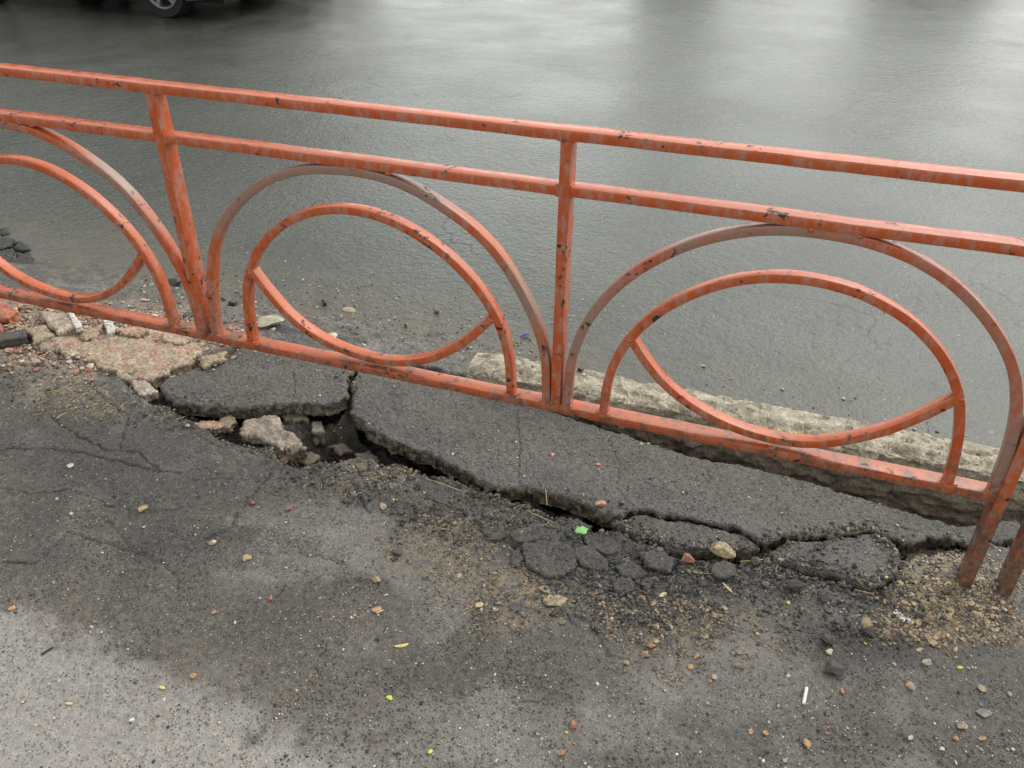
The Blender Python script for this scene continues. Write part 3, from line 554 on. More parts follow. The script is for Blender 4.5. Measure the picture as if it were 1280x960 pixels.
# ------------------------------------------------------------------ kerb
def kerb():
    y1, y0 = .620, .462; ztop = .075; x0, x1 = .755, 3.6
    prof = []; # cross-section from the road side foot over the top to the near foot
    P = [(y1+.012, -.25), (y1+.006, ztop-.012), (y1-.006, ztop), (y0+.02, ztop-.002), (y0+.003, ztop-.008), (y0, ztop-.02), (y0+.004, -.25)]
    P = np.array(P); seg = np.r_[0, np.cumsum(np.hypot(*np.diff(P, axis=0).T))]; nS = 110
    s = np.linspace(0, seg[-1], nS); yy = np.interp(s, seg, P[:, 0]); zz = np.interp(s, seg, P[:, 1])
    xx = np.r_[np.linspace(x0, x0+.001, 1), np.arange(x0+.002, 2.8, .0055), np.linspace(2.82, x1, 20)]
    XX, SS = np.meshgrid(xx, np.arange(nS)); V = np.c_[XX.ravel(), yy[SS].ravel(), zz[SS].ravel()]
    nrm = np.c_[np.zeros(nS), np.gradient(zz), -np.gradient(yy)]; nrm /= np.linalg.norm(nrm, axis=1)[:, None]; nn = -nrm[SS.ravel()]
    nn[:, :] = np.where(((V[:, 1]-.53)*nn[:, 1]+(V[:, 2]+.05)*nn[:, 2] < 0)[:, None], -nn, nn)
    near = sstep(.54, .46, V[:, 1]); 
    st = V*np.array([.6, 1, 1.5])
    d = (.004+.009*near)*fbm3(st, .05, 4, 3)-.012*near*np.clip(fbm3(V*np.array([.5, 1, 1]), .13, 2, 8), 0, 1)-.010*near
    # layered spalling: steps
    lay = fbm3(V*np.array([.4, 1, 1]), .10, 3, 17); d -= near*.012*(np.floor(lay*4)/4); d -= .009*sstep(.12, .2, fbm3(st, .045, 3, 23))*(V[:, 2] > .0); d -= .012*sstep(.25, .32, fbm3(V*np.array([.6, 1, 1]), .05, 3, 29))*near
    V = V+nn*d[:, None]
    V[:, 2] -= .018*sstep(.84, .76, V[:, 0]); V[:, 1] += .02*sstep(.80, .755, V[:, 0])*near
    i2 = np.arange(len(V)).reshape(nS, len(xx)); Q = np.stack([i2[:-1, :-1], i2[1:, :-1], i2[1:, 1:], i2[:-1, 1:]], 2).reshape(-1, 4)
    f = sstep(-.4, .5, fbm3(V, .08, 3, 30))[:, None]; hole = sstep(.15, .45, fbm3(V*np.array([.6, 1, 1.5]), .035, 3, 31))[:, None]
    c = np.array([.29, .255, .185])*(1-f)+np.array([.39, .345, .265])*f; c = c*(1-.6*hole)+np.array([.11, .09, .06])*.6*hole
    lowm = sstep(.035, -.03, V[:, 2])[:, None]; c = c*(1-.6*lowm)+np.array([.24, .20, .15])*.6*lowm
    # end cap: rings shrinking to the middle of the section
    cap = [i2[:, 0]]; ctr = V[i2[:, 0]].mean(0); allV = [V]; n = len(V); prev = i2[:, 0]; capQ = []
    for k_, fr in enumerate((.8, .55, .3, .08)):
        ring = ctr+(V[i2[:, 0]]-ctr)*fr; ring[:, 0] += .010*fbm3(ring, .04, 3, 5)-.004; allV.append(ring); cur = n+np.arange(nS); n += nS
        capQ.append(np.stack([prev[:-1], cur[:-1], cur[1:], prev[1:]], 1)); prev = cur
    V2 = np.concatenate(allV); c2 = np.vstack([c, np.tile([.2, .17, .12], (n-len(V), 1))])
    o = link('kerb_stone', mesh('kerb_stone', V2, np.concatenate([Q]+capQ), c2), None, M_CURB)
    tag(o, 'long weathered beige concrete kerb behind the railing, broken off at its left end', 'kerb')
kerb()

ICO = np.array([(0, 0, 1), *[(math.cos(a)*.894, math.sin(a)*.894, .447) for a in [i*1.2566 for i in range(5)]], *[(math.cos(a)*.894, math.sin(a)*.894, -.447) for a in [i*1.2566+.628 for i in range(5)]], (0, 0, -1)])
ICF = np.array([(0, 1+i, 1+(i+1) % 5) for i in range(5)]+[(1+i, 6+i, 1+(i+1) % 5) for i in range(5)]+[(6+i, 6+(i+1) % 5, 1+(i+1) % 5) for i in range(5)]+[(11, 6+(i+1) % 5, 6+i) for i in range(5)])
# ------------------------------------------------------------------ railing
RZ = .33   # height of the bottom rail's top face
def box_mesh(name, x0, x1, y0, y1, z0, z1, bev=.003, seg=None, wob=.0008):
    """bevelled bar, subdivided along its longest axis and slightly uneven"""
    c = np.array([(x0+x1)/2, (y0+y1)/2, (z0+z1)/2]); d = np.array([x1-x0, y1-y0, z1-z0]); ax = int(np.argmax(d))
    n = seg or max(2, int(d[ax]/.03)); a1, a2 = [a for a in range(3) if a != ax]
    h1, h2 = d[a1]/2, d[a2]/2; b = bev
    ring = [(-h1+b, -h2), (h1-b, -h2), (h1-b*.3, -h2+b*.3), (h1, -h2+b), (h1, h2-b), (h1-b*.3, h2-b*.3), (h1-b, h2), (-h1+b, h2), (-h1+b*.3, h2-b*.3), (-h1, h2-b), (-h1, -h2+b), (-h1+b*.3, -h2+b*.3)]
    V = []; 
    for k_ in range(n+1):
        for (p, q_) in ring:
            v = np.zeros(3); v[ax] = -d[ax]/2+d[ax]*k_/n; v[a1] = p; v[a2] = q_; V.append(c+v)
    V = np.array(V); nn = fbm3(V, .12, 3, 3); m = len(ring)
    off = np.zeros_like(V); off[:, a1] = wob*fbm3(V, .15, 2, 4)*1.6; off[:, a2] = wob*fbm3(V, .15, 2, 9)*1.6; V = V+off
    Q = [[k_*m+i, k_*m+(i+1) % m, (k_+1)*m+(i+1) % m, (k_+1)*m+i] for k_ in range(n) for i in range(m)]
    Q += [list(range(m))[::-1], [n*m+i for i in range(m)]]
    me = mesh(name, V, Q, smooth=True); fixn(me); return me
def fixn(me):
    import bmesh
    bm = bmesh.new(); bm.from_mesh(me); bmesh.ops.recalc_face_normals(bm, faces=bm.faces); bm.to_mesh(me); bm.free()
    try: me.set_sharp_from_angle(angle=math.radians(28))
    except Exception: pass
def sweep_mesh(name, pts, width, y0, y1, bev=.003):
    """flat bar bent along a curve in the railing's plane; pts (x,z) centre line"""
    P = np.array(pts, float)
    for _ in range(2):   # smooth and resample
        s = np.r_[0, np.cumsum(np.hypot(*np.diff(P, axis=0).T))]; n = int(s[-1]/.022); t_ = np.linspace(0, s[-1], n)
        P = np.c_[np.interp(t_, s, P[:, 0]), np.interp(t_, s, P[:, 1])]
        for __ in range(5): P[1:-1] = .25*P[:-2]+.5*P[1:-1]+.25*P[2:]
    T = np.gradient(P, axis=0); T /= np.linalg.norm(T, axis=1)[:, None]; Nn = np.c_[-T[:, 1], T[:, 0]]
    h = width/2; b = bev; yc = (y0+y1)/2; g_ = (y1-y0)/2
    ring = [(-h+b, -g_), (h-b, -g_), (h-b*.3, -g_+b*.3), (h, -g_+b), (h, g_-b), (h-b*.3, g_-b*.3), (h-b, g_), (-h+b, g_), (-h+b*.3, g_-b*.3), (-h, g_-b), (-h, -g_+b), (-h+b*.3, -g_+b*.3)]
    m = len(ring); V = []
    for p, n_ in zip(P, Nn):
        for a, q_ in ring: V.append((p[0]+n_[0]*a, yc+q_, p[1]+n_[1]*a))
    V = np.array(V); V += .0007*np.c_[fbm3(V, .1, 2, 1), fbm3(V, .1, 2, 2), fbm3(V, .1, 2, 3)]
    Q = [[k_*m+i, k_*m+(i+1) % m, (k_+1)*m+(i+1) % m, (k_+1)*m+i] for k_ in range(len(P)-1) for i in range(m)]
    Q += [list(range(m)), [(len(P)-1)*m+i for i in range(m)]]
    me = mesh(name, V, Q, smooth=True); fixn(me); return me
O2 = [(0.041, 0.0), (0.050, 0.119), (0.07, 0.222), (0.100, 0.328), (0.141, 0.4), (0.189, 0.461), (0.249, 0.517), (0.314, 0.563), (0.393, 0.606), (0.47, 0.631), (0.559, 0.643), (0.687, 0.645), (0.783, 0.63), (0.864, 0.597), (0.951, 0.551), (1.021, 0.504), (1.073, 0.45), (1.120, 0.38), (1.148, 0.332), (1.177, 0.27), (1.202, 0.205), (1.215, 0.137), (1.219, 0.0)]
I2 = [(0.181, 0.0), (0.186, 0.133), (0.205, 0.227), (0.255, 0.333), (0.316, 0.402), (0.393, 0.462), (0.47, 0.501), (0.567, 0.526), (0.659, 0.529), (0.767, 0.507), (0.857, 0.465), (0.929, 0.417), (0.991, 0.359), (1.037, 0.298), (1.073, 0.231), (1.096, 0.154), (1.104, 0.0)]
L2 = [(0.232, 0.272), (0.258, 0.229), (0.311, 0.161), (0.376, 0.100), (0.455, 0.057), (0.56, 0.032), (0.64, 0.024), (0.705, 0.025), (0.783, 0.044), (0.847, 0.072), (0.918, 0.119), (0.978, 0.176), (1.045, 0.255)]
O3 = [(1.281, 0.0), (1.283, 0.125), (1.296, 0.207), (1.318, 0.276), (1.348, 0.343), (1.393, 0.41), (1.449, 0.474), (1.518, 0.532), (1.592, 0.58), (1.697, 0.624), (1.799, 0.645), (1.908, 0.648), (1.976, 0.643), (2.044, 0.632), (2.115, 0.609), (2.182, 0.577), (2.238, 0.536), (2.29, 0.491), (2.338, 0.439), (2.367, 0.399), (2.399, 0.343), (2.42, 0.282), (2.440, 0.191), (2.446, 0.115), (2.447, 0.0)]
I3 = [(1.395, 0.0), (1.396, 0.114), (1.412, 0.189), (1.454, 0.278), (1.498, 0.339), (1.556, 0.399), (1.628, 0.452), (1.716, 0.497), (1.821, 0.521), (1.934, 0.521), (2.007, 0.507), (2.082, 0.48), (2.144, 0.446), (2.203, 0.398), (2.264, 0.326), (2.291, 0.275), (2.311, 0.211), (2.330, 0.118), (2.338, 0.0)]
L3 = [(1.452, 0.272), (1.463, 0.255), (1.503, 0.199), (1.551, 0.144), (1.61, 0.102), (1.679, 0.066), (1.787, 0.034), (1.845, 0.026), (1.92, .024), (1.965, 0.031), (2.031, 0.052), (2.084, 0.079), (2.15, 0.122), (2.209, 0.172), (2.251, 0.215), (2.295, 0.270)]
sh = lambda P, dx: [(x+dx, z+RZ) for x, z in P]
BH = .027
def railing(x0, posts, arches, label, legs):
    t = empty('railing_section', (x0, 0, 0)); tag(t, label, 'railing', 'orange steel railing along the road')
    D = -x0
    def part(name, me, mat=M_PAINT): o_ = link(name, me, t, mat); o_.location = (-x0, 0, 0); return o_
    xl, xr = legs
    part('top_rail', box_mesh('top_rail', xl, xr, 0, .052, RZ+.8266-BH, RZ+.8266))
    part('middle_rail', box_mesh('middle_rail', xl+.03, xr-.03, 0, .050, RZ+.683-BH, RZ+.683))
    part('bottom_rail', box_mesh('bottom_rail', xl+.03, xr-.03, 0, .052, RZ-BH, RZ))
    for p in posts: part('post', box_mesh('post', p-.0145, p+.0145, -.0035, .0535, RZ-.003, RZ+.8266-BH+.001))
    for p in legs:
        s_ = 1 if p == xl else -1
        part('leg', box_mesh('leg', min(p, p+s_*.031), max(p, p+s_*.031), -.004, .056, -.12, RZ+.8266-BH+.001))
    def bead(x, z, y=.0, r=.007, seed=0):
        rs = np.random.default_rng(int(seed+abs(x)*1000)); V = ICO*(1+rs.uniform(-.25, .25, (12, 1)))*np.array([r*1.5, r, r])*rs.uniform(.8, 1.2, 3)+[x, y, z]
        part('weld_bead', mesh('weld_bead', V, ICF, smooth=True))
    for k_, p in enumerate(posts):
        for z_ in (RZ+.683, RZ+.683-BH, RZ, RZ+.8266-BH):
            for s_ in (-1, 1): bead(p+s_*.016, z_, .004, .005, k_)
    for O_, I_, L_ in arches:
        for q_ in (O_[0], O_[-1], I_[0], I_[-1]):
            for s_ in (-1, 1): bead(q_[0]+s_*.012, RZ+.001, .006, .006, 7)
        for q_ in (L_[0], L_[-1]): bead(q_[0], q_[1]-.006, .006, .007, 9)
        m_ = max(O_, key=lambda a: a[1]); bead(m_[0]-.05, RZ+.683-BH-.002, .004, .007, 11); bead(m_[0]+.06, RZ+.683-BH-.002, .004, .007, 12)
        m_ = min(L_, key=lambda a: a[1]); bead(m_[0]-.04, RZ+.002, .006, .008, 13); bead(m_[0]+.05, RZ+.002, .006, .007, 14)
        part('outer_arch', sweep_mesh('outer_arch', O_, .026, .003, .040), M_PAINTG)
        part('inner_arch', sweep_mesh('inner_arch', I_, .025, .005, .040))
        part('lower_curve', sweep_mesh('lower_curve', L_, .024, .004, .041))
    return t
railing(-1.25, [0.0, 1.2485], [(sh(O2, -1.237), sh(I2, -1.237), sh(L2, -1.237)), (sh(O2, 0), sh(I2, 0), sh(L2, 0)), (sh(O3, 0), sh(I3, 0), sh(L3, 0))],
        'chipped orange railing section with eye-shaped arches, standing in front of the kerb', (-1.255, 2.487))
railing(2.56, [3.80], [(sh(O2, 2.60), sh(I2, 2.60), sh(L2, 2.60)), (sh(O2, 3.84), sh(I2, 3.84), sh(L2, 3.84))],
        'next orange railing section, only its first leg showing at the right picture edge', (2.556, 5.10))

# ------------------------------------------------------------------ loose bits
def scatter(name, P, size, cols, flat=.6, elong=1.0):
    """many tiny stones joined into one mesh; P (n,3) resting points"""
    n = len(P); a = rng.uniform(0, 6.28, n); sc = np.c_[size*rng.uniform(.7, 1.3, n)*elong, size*rng.uniform(.6, 1.1, n), size*flat*rng.uniform(.6, 1.2, n)]
    V = ICO[None]*(1+rng.uniform(-.28, .28, (n, 12, 1)))*sc[:, None, :]
    ca, sa = np.cos(a)[:, None], np.sin(a)[:, None]; tl = rng.uniform(-.35, .35, n)[:, None]
    x = V[..., 0]*ca-V[..., 1]*sa; y = V[..., 0]*sa+V[..., 1]*ca; z = V[..., 2]+tl*V[..., 0]
    W = np.stack([x, y, z], 2)+(P+np.c_[np.zeros((n, 2)), sc[:, 2]*.35])[:, None]
    Fq = (ICF[None]+12*np.arange(n)[:, None, None]).reshape(-1, 3)
    o = link(name, mesh(name, W.reshape(-1, 3), Fq, np.repeat(cols, 12, 0), smooth=False), None, M_BITS); tag(o, kind='stuff'); return o
def zof(X):
    z = np.empty(len(X)); i = np.clip((X[:, 1]+1.29)/.01, 0, len(_fy)-2).astype(int); j = np.clip((X[:, 0]+1.24)/.01, 0, len(_fx)-2).astype(int)
    z = np.maximum(_H[i, j], _H[i+1, j+1])
    for P, zf in ((A_pl, zA), (B_pl, zB)):
        m = sdf(X, P) < -.01; z[m] = zf(X[m])
    for P, zz in ((C_pl, .009), (D_pl, .004)):
        m = sdf(X, P) < -.008; z[m] = zz
    m = (z < ROADZ) & (X[:, 1] > .5); z[m] = ROADZ
    return z
def sample(n, dens):
    out = []; tot = 0
    while tot < n:
        uu = np.c_[rng.uniform(-20, 1300, 6000), rng.uniform(330, 975, 6000)]
        d = F[None]+R[None]*((uu[:, :1]-640)/FPX)+U[None]*((480-uu[:, 1:])/FPX); t_ = -CAM[2]/d[:, 2]; X = (CAM+d*t_[:, None])[:, :2]
        k_ = rng.uniform(0, 1, len(X)) < dens(X); X = X[k_]; out.append(X); tot += len(X)
    return np.concatenate(out)[:n]
def palette(n, cs, wts, var=.25):
    i = rng.choice(len(cs), n, p=np.array(wts)/sum(wts)); return np.array(cs)[i]*rng.uniform(1-var, 1+var, (n, 1))
in_view = lambda X: ((X[:, 1] < .40)*(X[:, 0] > -1.2)*(X[:, 0] < 2.7)).astype(float)
gravel_b = [(1190, 740, 85, 55, 1), (1180, 780, 110, 35, .8), (820, 775, 80, 45, .8), (640, 740, 110, 60, .35), (560, 680, 120, 50, .25), (470, 600, 80, 25, .5), (100, 500, 80, 25, .35), (900, 740, 60, 40, .25), (1160, 685, 60, 18, .7), (250, 520, 60, 20, .5), (860, 800, 120, 60, .25)]
def dg(X): return np.clip(sum(s*blob(X, a, b, c, d, seed=14) for a, b, c, d, s in gravel_b), 0, 1)*in_view(X)*sstep(-.3, .4, fbm(X, .04, 2, 91))
n = 9500; X = sample(n, dg); scatter('gravel', np.c_[X, zof(X)], rng.gamma(1.6, .0010, n)+.0009, palette(n, [(.30, .23, .14), (.22, .165, .10), (.42, .36, .26), (.10, .08, .06), (.24, .13, .08), (.06, .055, .05), (.2, .15, .1)], [4, 4, 1.5, 3, .8, 4, 4]))
def dog(X): return np.clip(blob(X, 1190, 740, 85, 50, seed=14)+blob(X, 1170, 780, 100, 30, seed=14)+.8*blob(X, 1165, 690, 55, 18, seed=3), 0, 1)*(X[:, 1] < .3)*sstep(-.4, .2, fbm(X, .05, 2, 93))
n = 2300; X = sample(n, dog); scatter('ochre_gravel', np.c_[X, zof(X)], rng.gamma(1.5, .0014, n)+.0010, palette(n, [(.36, .27, .15), (.27, .20, .115), (.42, .34, .22), (.11, .09, .06), (.05, .045, .04), (.28, .11, .07)], [5, 4, 1.5, 4, 4, .8]), flat=.4, elong=1.3)
def dd(X): return in_view(X)*(.25+.75*sstep(-.1, .5, fbm(X, .25, 2, 92)))
n = 6500; X = sample(n, dd); scatter('grit', np.c_[X, zof(X)], rng.gamma(2, .0006, n)+.0008, palette(n, [(.44, .40, .33), (.34, .26, .16), (.36, .19, .11), (.03, .028, .026), (.6, .58, .52)], [3, 2.5, 1, 5, .5]))
dark_b = [(800, 730, 110, 60, 1), (930, 710, 140, 35, .7), (640, 650, 160, 35, .6), (450, 600, 100, 30, .7), (1060, 760, 120, 50, .4), (240, 520, 90, 20, .6), (20, 460, 80, 40, .4)]
def dk_(X): return np.clip(sum(s*blob(X, a, b, c, d, seed=24) for a, b, c, d, s in dark_b), 0, 1)*in_view(X)
n = 6000; X = sample(n, dk_); scatter('asphalt_crumbs', np.c_[X, zof(X)], rng.gamma(1.8, .0013, n)+.0011, palette(n, [(.055, .053, .05), (.09, .085, .08), (.035, .033, .03), (.2, .16, .1)], [4, 3, 3, .6]), flat=.8)
CRK = [pl(q_, 0) for q_ in ([(212, 505), (262, 532), (300, 548), (345, 570), (400, 580), (440, 560), (500, 580), (560, 600), (620, 624), (700, 640), (750, 655), (800, 668), (870, 695), (950, 692)], [(957, 684), (1000, 672), (1090, 665), (1130, 690), (1160, 684), (1200, 680)], [(436, 470), (438, 500)], [(1125, 690), (1122, 720), (1090, 738), (1030, 718), (965, 702)])]
def dcr(X): d_ = np.min([pdist(X, q_) for q_ in CRK], axis=0); return np.exp(-(d_/.028)**2)*in_view(X)
n = 4200; X = sample(n, dcr); scatter('crack_crumbs', np.c_[X, zof(X)], rng.gamma(1.7, .0014, n)+.0012, palette(n, [(.05, .047, .043), (.09, .08, .068), (.15, .115, .075), (.24, .18, .11)], [4, 4, 3, 1.3]), flat=.85)
# rubble bed at left: brick and mortar crumbs; grit along the kerb line and on the road
def dr(X): return blob(X, 110, 420, 190, 48, seed=16)*(X[:, 1] < .9)
n = 2600; X = sample(n, dr); scatter('brick_crumbs', np.c_[X, zof(X)+.002], rng.gamma(2.2, .0018, n)+.002, palette(n, [(.34, .17, .11), (.36, .28, .2), (.42, .36, .29), (.27, .11, .07), (.12, .1, .08)], [2, 4, 3, 1, 2]))
def drd(X): return np.where(X[:, 0] < .9, np.exp(-((X[:, 1]-.95)/.28)**2), .25*np.exp(-((X[:, 1]-.9)/.2)**2)*(X[:, 1] > .68))
n = 900; uu = []
Y = np.c_[rng.uniform(-1.2, 2.6, 9000), rng.uniform(.62, 1.75, 9000)]; Y = Y[rng.uniform(0, 1, 9000) < drd(Y)][:1300]
scatter('road_grit', np.c_[Y, np.where((Y[:, 1] > 1.0) | (Y[:, 0] > .8), ROADZ, np.maximum(zof(np.minimum(Y, [2.6, 1.28])), ROADZ))], rng.gamma(2, .0014, len(Y))+.0014, palette(len(Y), [(.08, .075, .07), (.35, .3, .22), (.5, .46, .38), (.3, .15, .1)], [4, 2, 1.2, .6]))
X = np.c_[rng.uniform(.82, 2.75, 500), rng.uniform(.46, .60, 500)]; scatter('kerb_grit', np.c_[X, np.full(500, .068)], rng.gamma(2, .0010, 500)+.001, palette(500, [(.12, .11, .09), (.5, .45, .35), (.3, .26, .18)], [2, 3, 2]))
# dry grass and husks
def straws(name, P, ln, cols):
    n = len(P); a = rng.uniform(0, 3.14, n); h = np.c_[np.cos(a), np.sin(a)]; nrm = np.c_[-h[:, 1], h[:, 0]]; V = []; wd = rng.uniform(.0005, .0011, n)
    lift = rng.uniform(.001, .006, n); bend = rng.uniform(-.12, .12, n)
    for f_, hh in ((-.5, 0), (0, 1), (.5, .3)):
        c = P+np.c_[h*(ln*f_)[:, None]+nrm*(bend*ln*(1-4*f_*f_))[:, None], .0012+lift*hh]
        for s_ in ((-1, 0), (0, 1), (1, 0)): V.append(c+np.c_[nrm*(wd*s_[0])[:, None], np.full(n, s_[1]*.0008)])
    V = np.stack(V, 1).reshape(-1, 3); base = 9*np.arange(n)[:, None, None]
    q = np.array([(0, 1, 4, 3), (1, 2, 5, 4), (3, 4, 7, 6), (4, 5, 8, 7), (0, 3, 5, 2), (3, 6, 8, 5)]); 
    o = link(name, mesh(name, V, (q[None]+base).reshape(-1, 4), np.repeat(cols, 9, 0), smooth=False), None, M_BITS); tag(o, kind='stuff')
sb = [(90, 490, 90, 30, 1), (110, 515, 70, 20, .7), (470, 600, 90, 22, .6), (600, 640, 110, 22, .7), (700, 640, 70, 15, .6), (830, 690, 140, 20, .4), (1160, 740, 90, 50, .6), (960, 715, 80, 20, .5), (250, 525, 60, 14, .5), (800, 740, 60, 30, .4)]
def ds(X): return np.clip(sum(s*blob(X, a, b, c, d, seed=25) for a, b, c, d, s in sb), 0, 1)*in_view(X)
n = 520; X = sample(n, ds); straws('dry_grass_litter', np.c_[X, zof(X)], rng.gamma(3, .0055, n)+.006, palette(n, [(.50, .38, .19), (.34, .23, .12), (.62, .52, .33), (.2, .13, .08)], [4, 3, 2, 2]))

# countable pebbles, flakes and clods: (u, v, size px, colour, shape, label, category)
TANP, ORG, BRK, WHT, BLK, YEL, GRY = (.55, .42, .26), (.60, .30, .13), (.48, .15, .09), (.70, .66, .56), (.04, .038, .035), (.66, .55, .25), (.26, .25, .23)
PEB = [
 (903, 693, 40, (.50, .38, .21), .45, 'largest loose stone, yellow-brown sandstone lump below the long crack', 'stone'),
 (858, 701, 22, (.40, .15, .10), .55, 'dusty red brick fragment left of the big sandstone lump', 'brick fragment'),
 (750, 631, 14, (.58, .30, .16), .5, 'orange brick chip standing on the edge of the long crack', 'brick chip'),
 (1138, 860, 15, (.62, .42, .28), .6, 'peach-coloured pebble low at the right of the cigarette end', 'pebble'),
 (1159, 829, 15, (.72, .62, .46), .5, 'cream pebble above the peach-coloured pebble', 'pebble'),
 (1036, 816, 11, (.74, .68, .52), .5, 'off-white pebble between two black clods', 'pebble'),
 (1034, 803, 19, BLK, .7, 'black asphalt clod just above the off-white pebble', 'clod'),
 (1040, 838, 26, BLK, .6, 'flattened black asphalt clod below the off-white pebble', 'clod'),
 (1086, 791, 20, BLK, .7, 'black asphalt clod below the left end of the white wrapper', 'clod'),
 (1149, 770, 16, BLK, .7, 'black asphalt clod touching the right end of the white wrapper', 'clod'),
 (1147, 779, 12, (.58, .38, .18), .4, 'round orange-brown flake under the clod beside the wrapper', 'flake'),
 (993, 737, 20, BLK, .8, 'black asphalt clod above the yellow-green speck', 'clod'),
 (1030, 749, 18, BLK, .6, 'black clod in the soil under the rounded asphalt block', 'clod'),
 (717, 908, 12, (.52, .16, .09), .8, 'brick-red crumb alone in the bottom middle', 'brick crumb'),
 (703, 942, 12, (.42, .22, .12), .5, 'flat brown-orange chip below the brick-red crumb', 'chip'),
 (1008, 931, 14, (.62, .36, .16), .4, 'orange flake below the cigarette end', 'flake'),
 (957, 917, 9, (.60, .36, .16), .5, 'small orange crumb left of the orange flake at the bottom', 'crumb'),
 (938, 914, 9, (.60, .38, .20), .5, 'small peach crumb, leftmost of the bottom orange pair', 'crumb'),
 (813, 808, 13, (.52, .22, .14), .6, 'pink-red stone chip, upper of the touching pair below the tan gravel', 'stone chip'),
 (806, 819, 11, (.56, .27, .18), .6, 'pink-red stone chip, lower of the touching pair below the tan gravel', 'stone chip'),
 (870, 822, 10, (.58, .30, .15), .5, 'orange crumb right of the touching pink-red chips', 'crumb'),
 (863, 834, 11, (.62, .33, .14), .5, 'curled orange crumb below its neighbour, right of the pink-red chips', 'crumb'),
 (598, 757, 12, (.70, .58, .34), .55, 'pale yellow pebble on the sandy patch in the middle', 'pebble'),
 (471, 762, 14, (.60, .38, .20), .3, 'flat orange-brown sliver left of the yellow seed pod', 'sliver'),
 (471, 726, 16, (.40, .30, .16), .4, 'sandy brown lump below the dark chip with a white tip', 'lump'),
 (498, 692, 17, (.06, .055, .055), .4, 'dark slate chip with a pale tip left of the sandy area', 'chip'),
 (652, 667, 11, (.60, .36, .12), .7, 'orange crumb sitting on the asphalt plate left of the green leaf', 'crumb'),
 (713, 702, 10, (.45, .16, .10), .3, 'dark red flake on the largest crazed asphalt plate', 'flake'),
 (339, 748, 10, (.50, .16, .09), .6, 'brick-red crumb in the lower left quarter, on the plain asphalt', 'brick crumb'),
 (361, 637, 10, (.46, .17, .11), .7, 'round red crumb below the near lip of the hole', 'brick crumb'),
 (316, 630, 9, (.50, .18, .10), .7, 'red crumb left of the round red crumb, near the hole', 'brick crumb'),
 (267, 680, 13, (.68, .56, .36), .45, 'pale twin pebble on the asphalt below the red crumbs', 'pebble'),
 (308, 699, 14, (.55, .42, .22), .4, 'tan flake right of and below the pale twin pebble', 'flake'),
 (268, 766, 8, (.52, .26, .12), .6, 'orange-brown crumb left of the brick-red one at lower left', 'crumb'),
 (242, 846, 10, (.58, .32, .12), .5, 'orange crumb on the brown silt at the lower left', 'crumb'),
 (15, 761, 11, (.60, .32, .14), .4, 'orange flake at the left edge, above the black stick', 'flake'),
 (87, 583, 10, (.74, .68, .56), .4, 'white chip on the asphalt at the left, below the fine crack', 'chip'),
 (90, 643, 8, (.66, .52, .34), .5, 'cream crumb at the left near a flat tan flake', 'crumb'),
 (180, 636, 14, (.50, .36, .18), .3, 'flat tan flake in the left middle of the asphalt', 'flake'),
 (1203, 908, 17, (.38, .30, .20), .4, 'brownish flat stone low at the right', 'stone'),
 (1230, 893, 22, (.26, .25, .23), .25, 'grey flat stone half sunk in the asphalt at the lower right', 'stone'),
 (1227, 862, 13, (.50, .34, .20), .4, 'tan chip above the grey flat stone', 'chip'),
 (1261, 868, 9, (.52, .42, .28), .4, 'small beige chip near the lower right edge', 'chip'),
 (1194, 924, 10, (.56, .32, .16), .5, 'orange pebble between the brownish flat stone and the picture bottom', 'pebble'),
 (1228, 924, 9, (.60, .38, .16), .5, 'yellow-orange pebble right of the orange pebble at the lower right', 'pebble'),
 (1053, 864, 8, (.56, .28, .12), .6, 'orange crumb right of the cigarette end', 'crumb'),
 (1177, 937, 8, (.74, .70, .62), .5, 'white crumb at the bottom right', 'crumb'),
 (1138, 922, 9, (.66, .64, .60), .4, 'greyish white chip at the bottom, left of the white crumb', 'chip'),
 (1118, 831, 7, WHT, .5, 'small white crumb left of the cream pebble', 'crumb'),
 (893, 847, 9, (.62, .44, .28), .5, 'pinkish pebble low in the middle right, one of a close pair', 'pebble'),
 (887, 852, 9, (.54, .28, .16), .5, 'orange-pink pebble, lower one of the close pair', 'pebble'),
 (820, 785, 10, (.64, .48, .28), .5, 'largest tan stone of the tan gravel patch', 'stone'),
 (838, 784, 8, (.66, .54, .34), .5, 'cream stone right of the largest tan stone in the gravel', 'stone'),
 (477, 796, 0, YEL, .5, '', ''),
 (1002, 762, 7, (.5, .3, .16), .5, 'brown crumb on bare asphalt left of the black clods', 'crumb'),
 (945, 705, 18, BLK, .6, 'black clod right of the sandstone lump under a straw', 'clod'),
 (478, 634, 14, (.52, .40, .22), .35, 'flat tan stone flake on the sandy soil above the curved twig', 'flake'),
 (697, 750, 34, (.42, .33, .20), .12, 'flat worn patch of tan mortar in the sandy area', 'mortar patch'),
 (680, 737, 16, (.40, .30, .18), .15, 'small tan mortar flake above the flat mortar patch', 'mortar flake'),
]
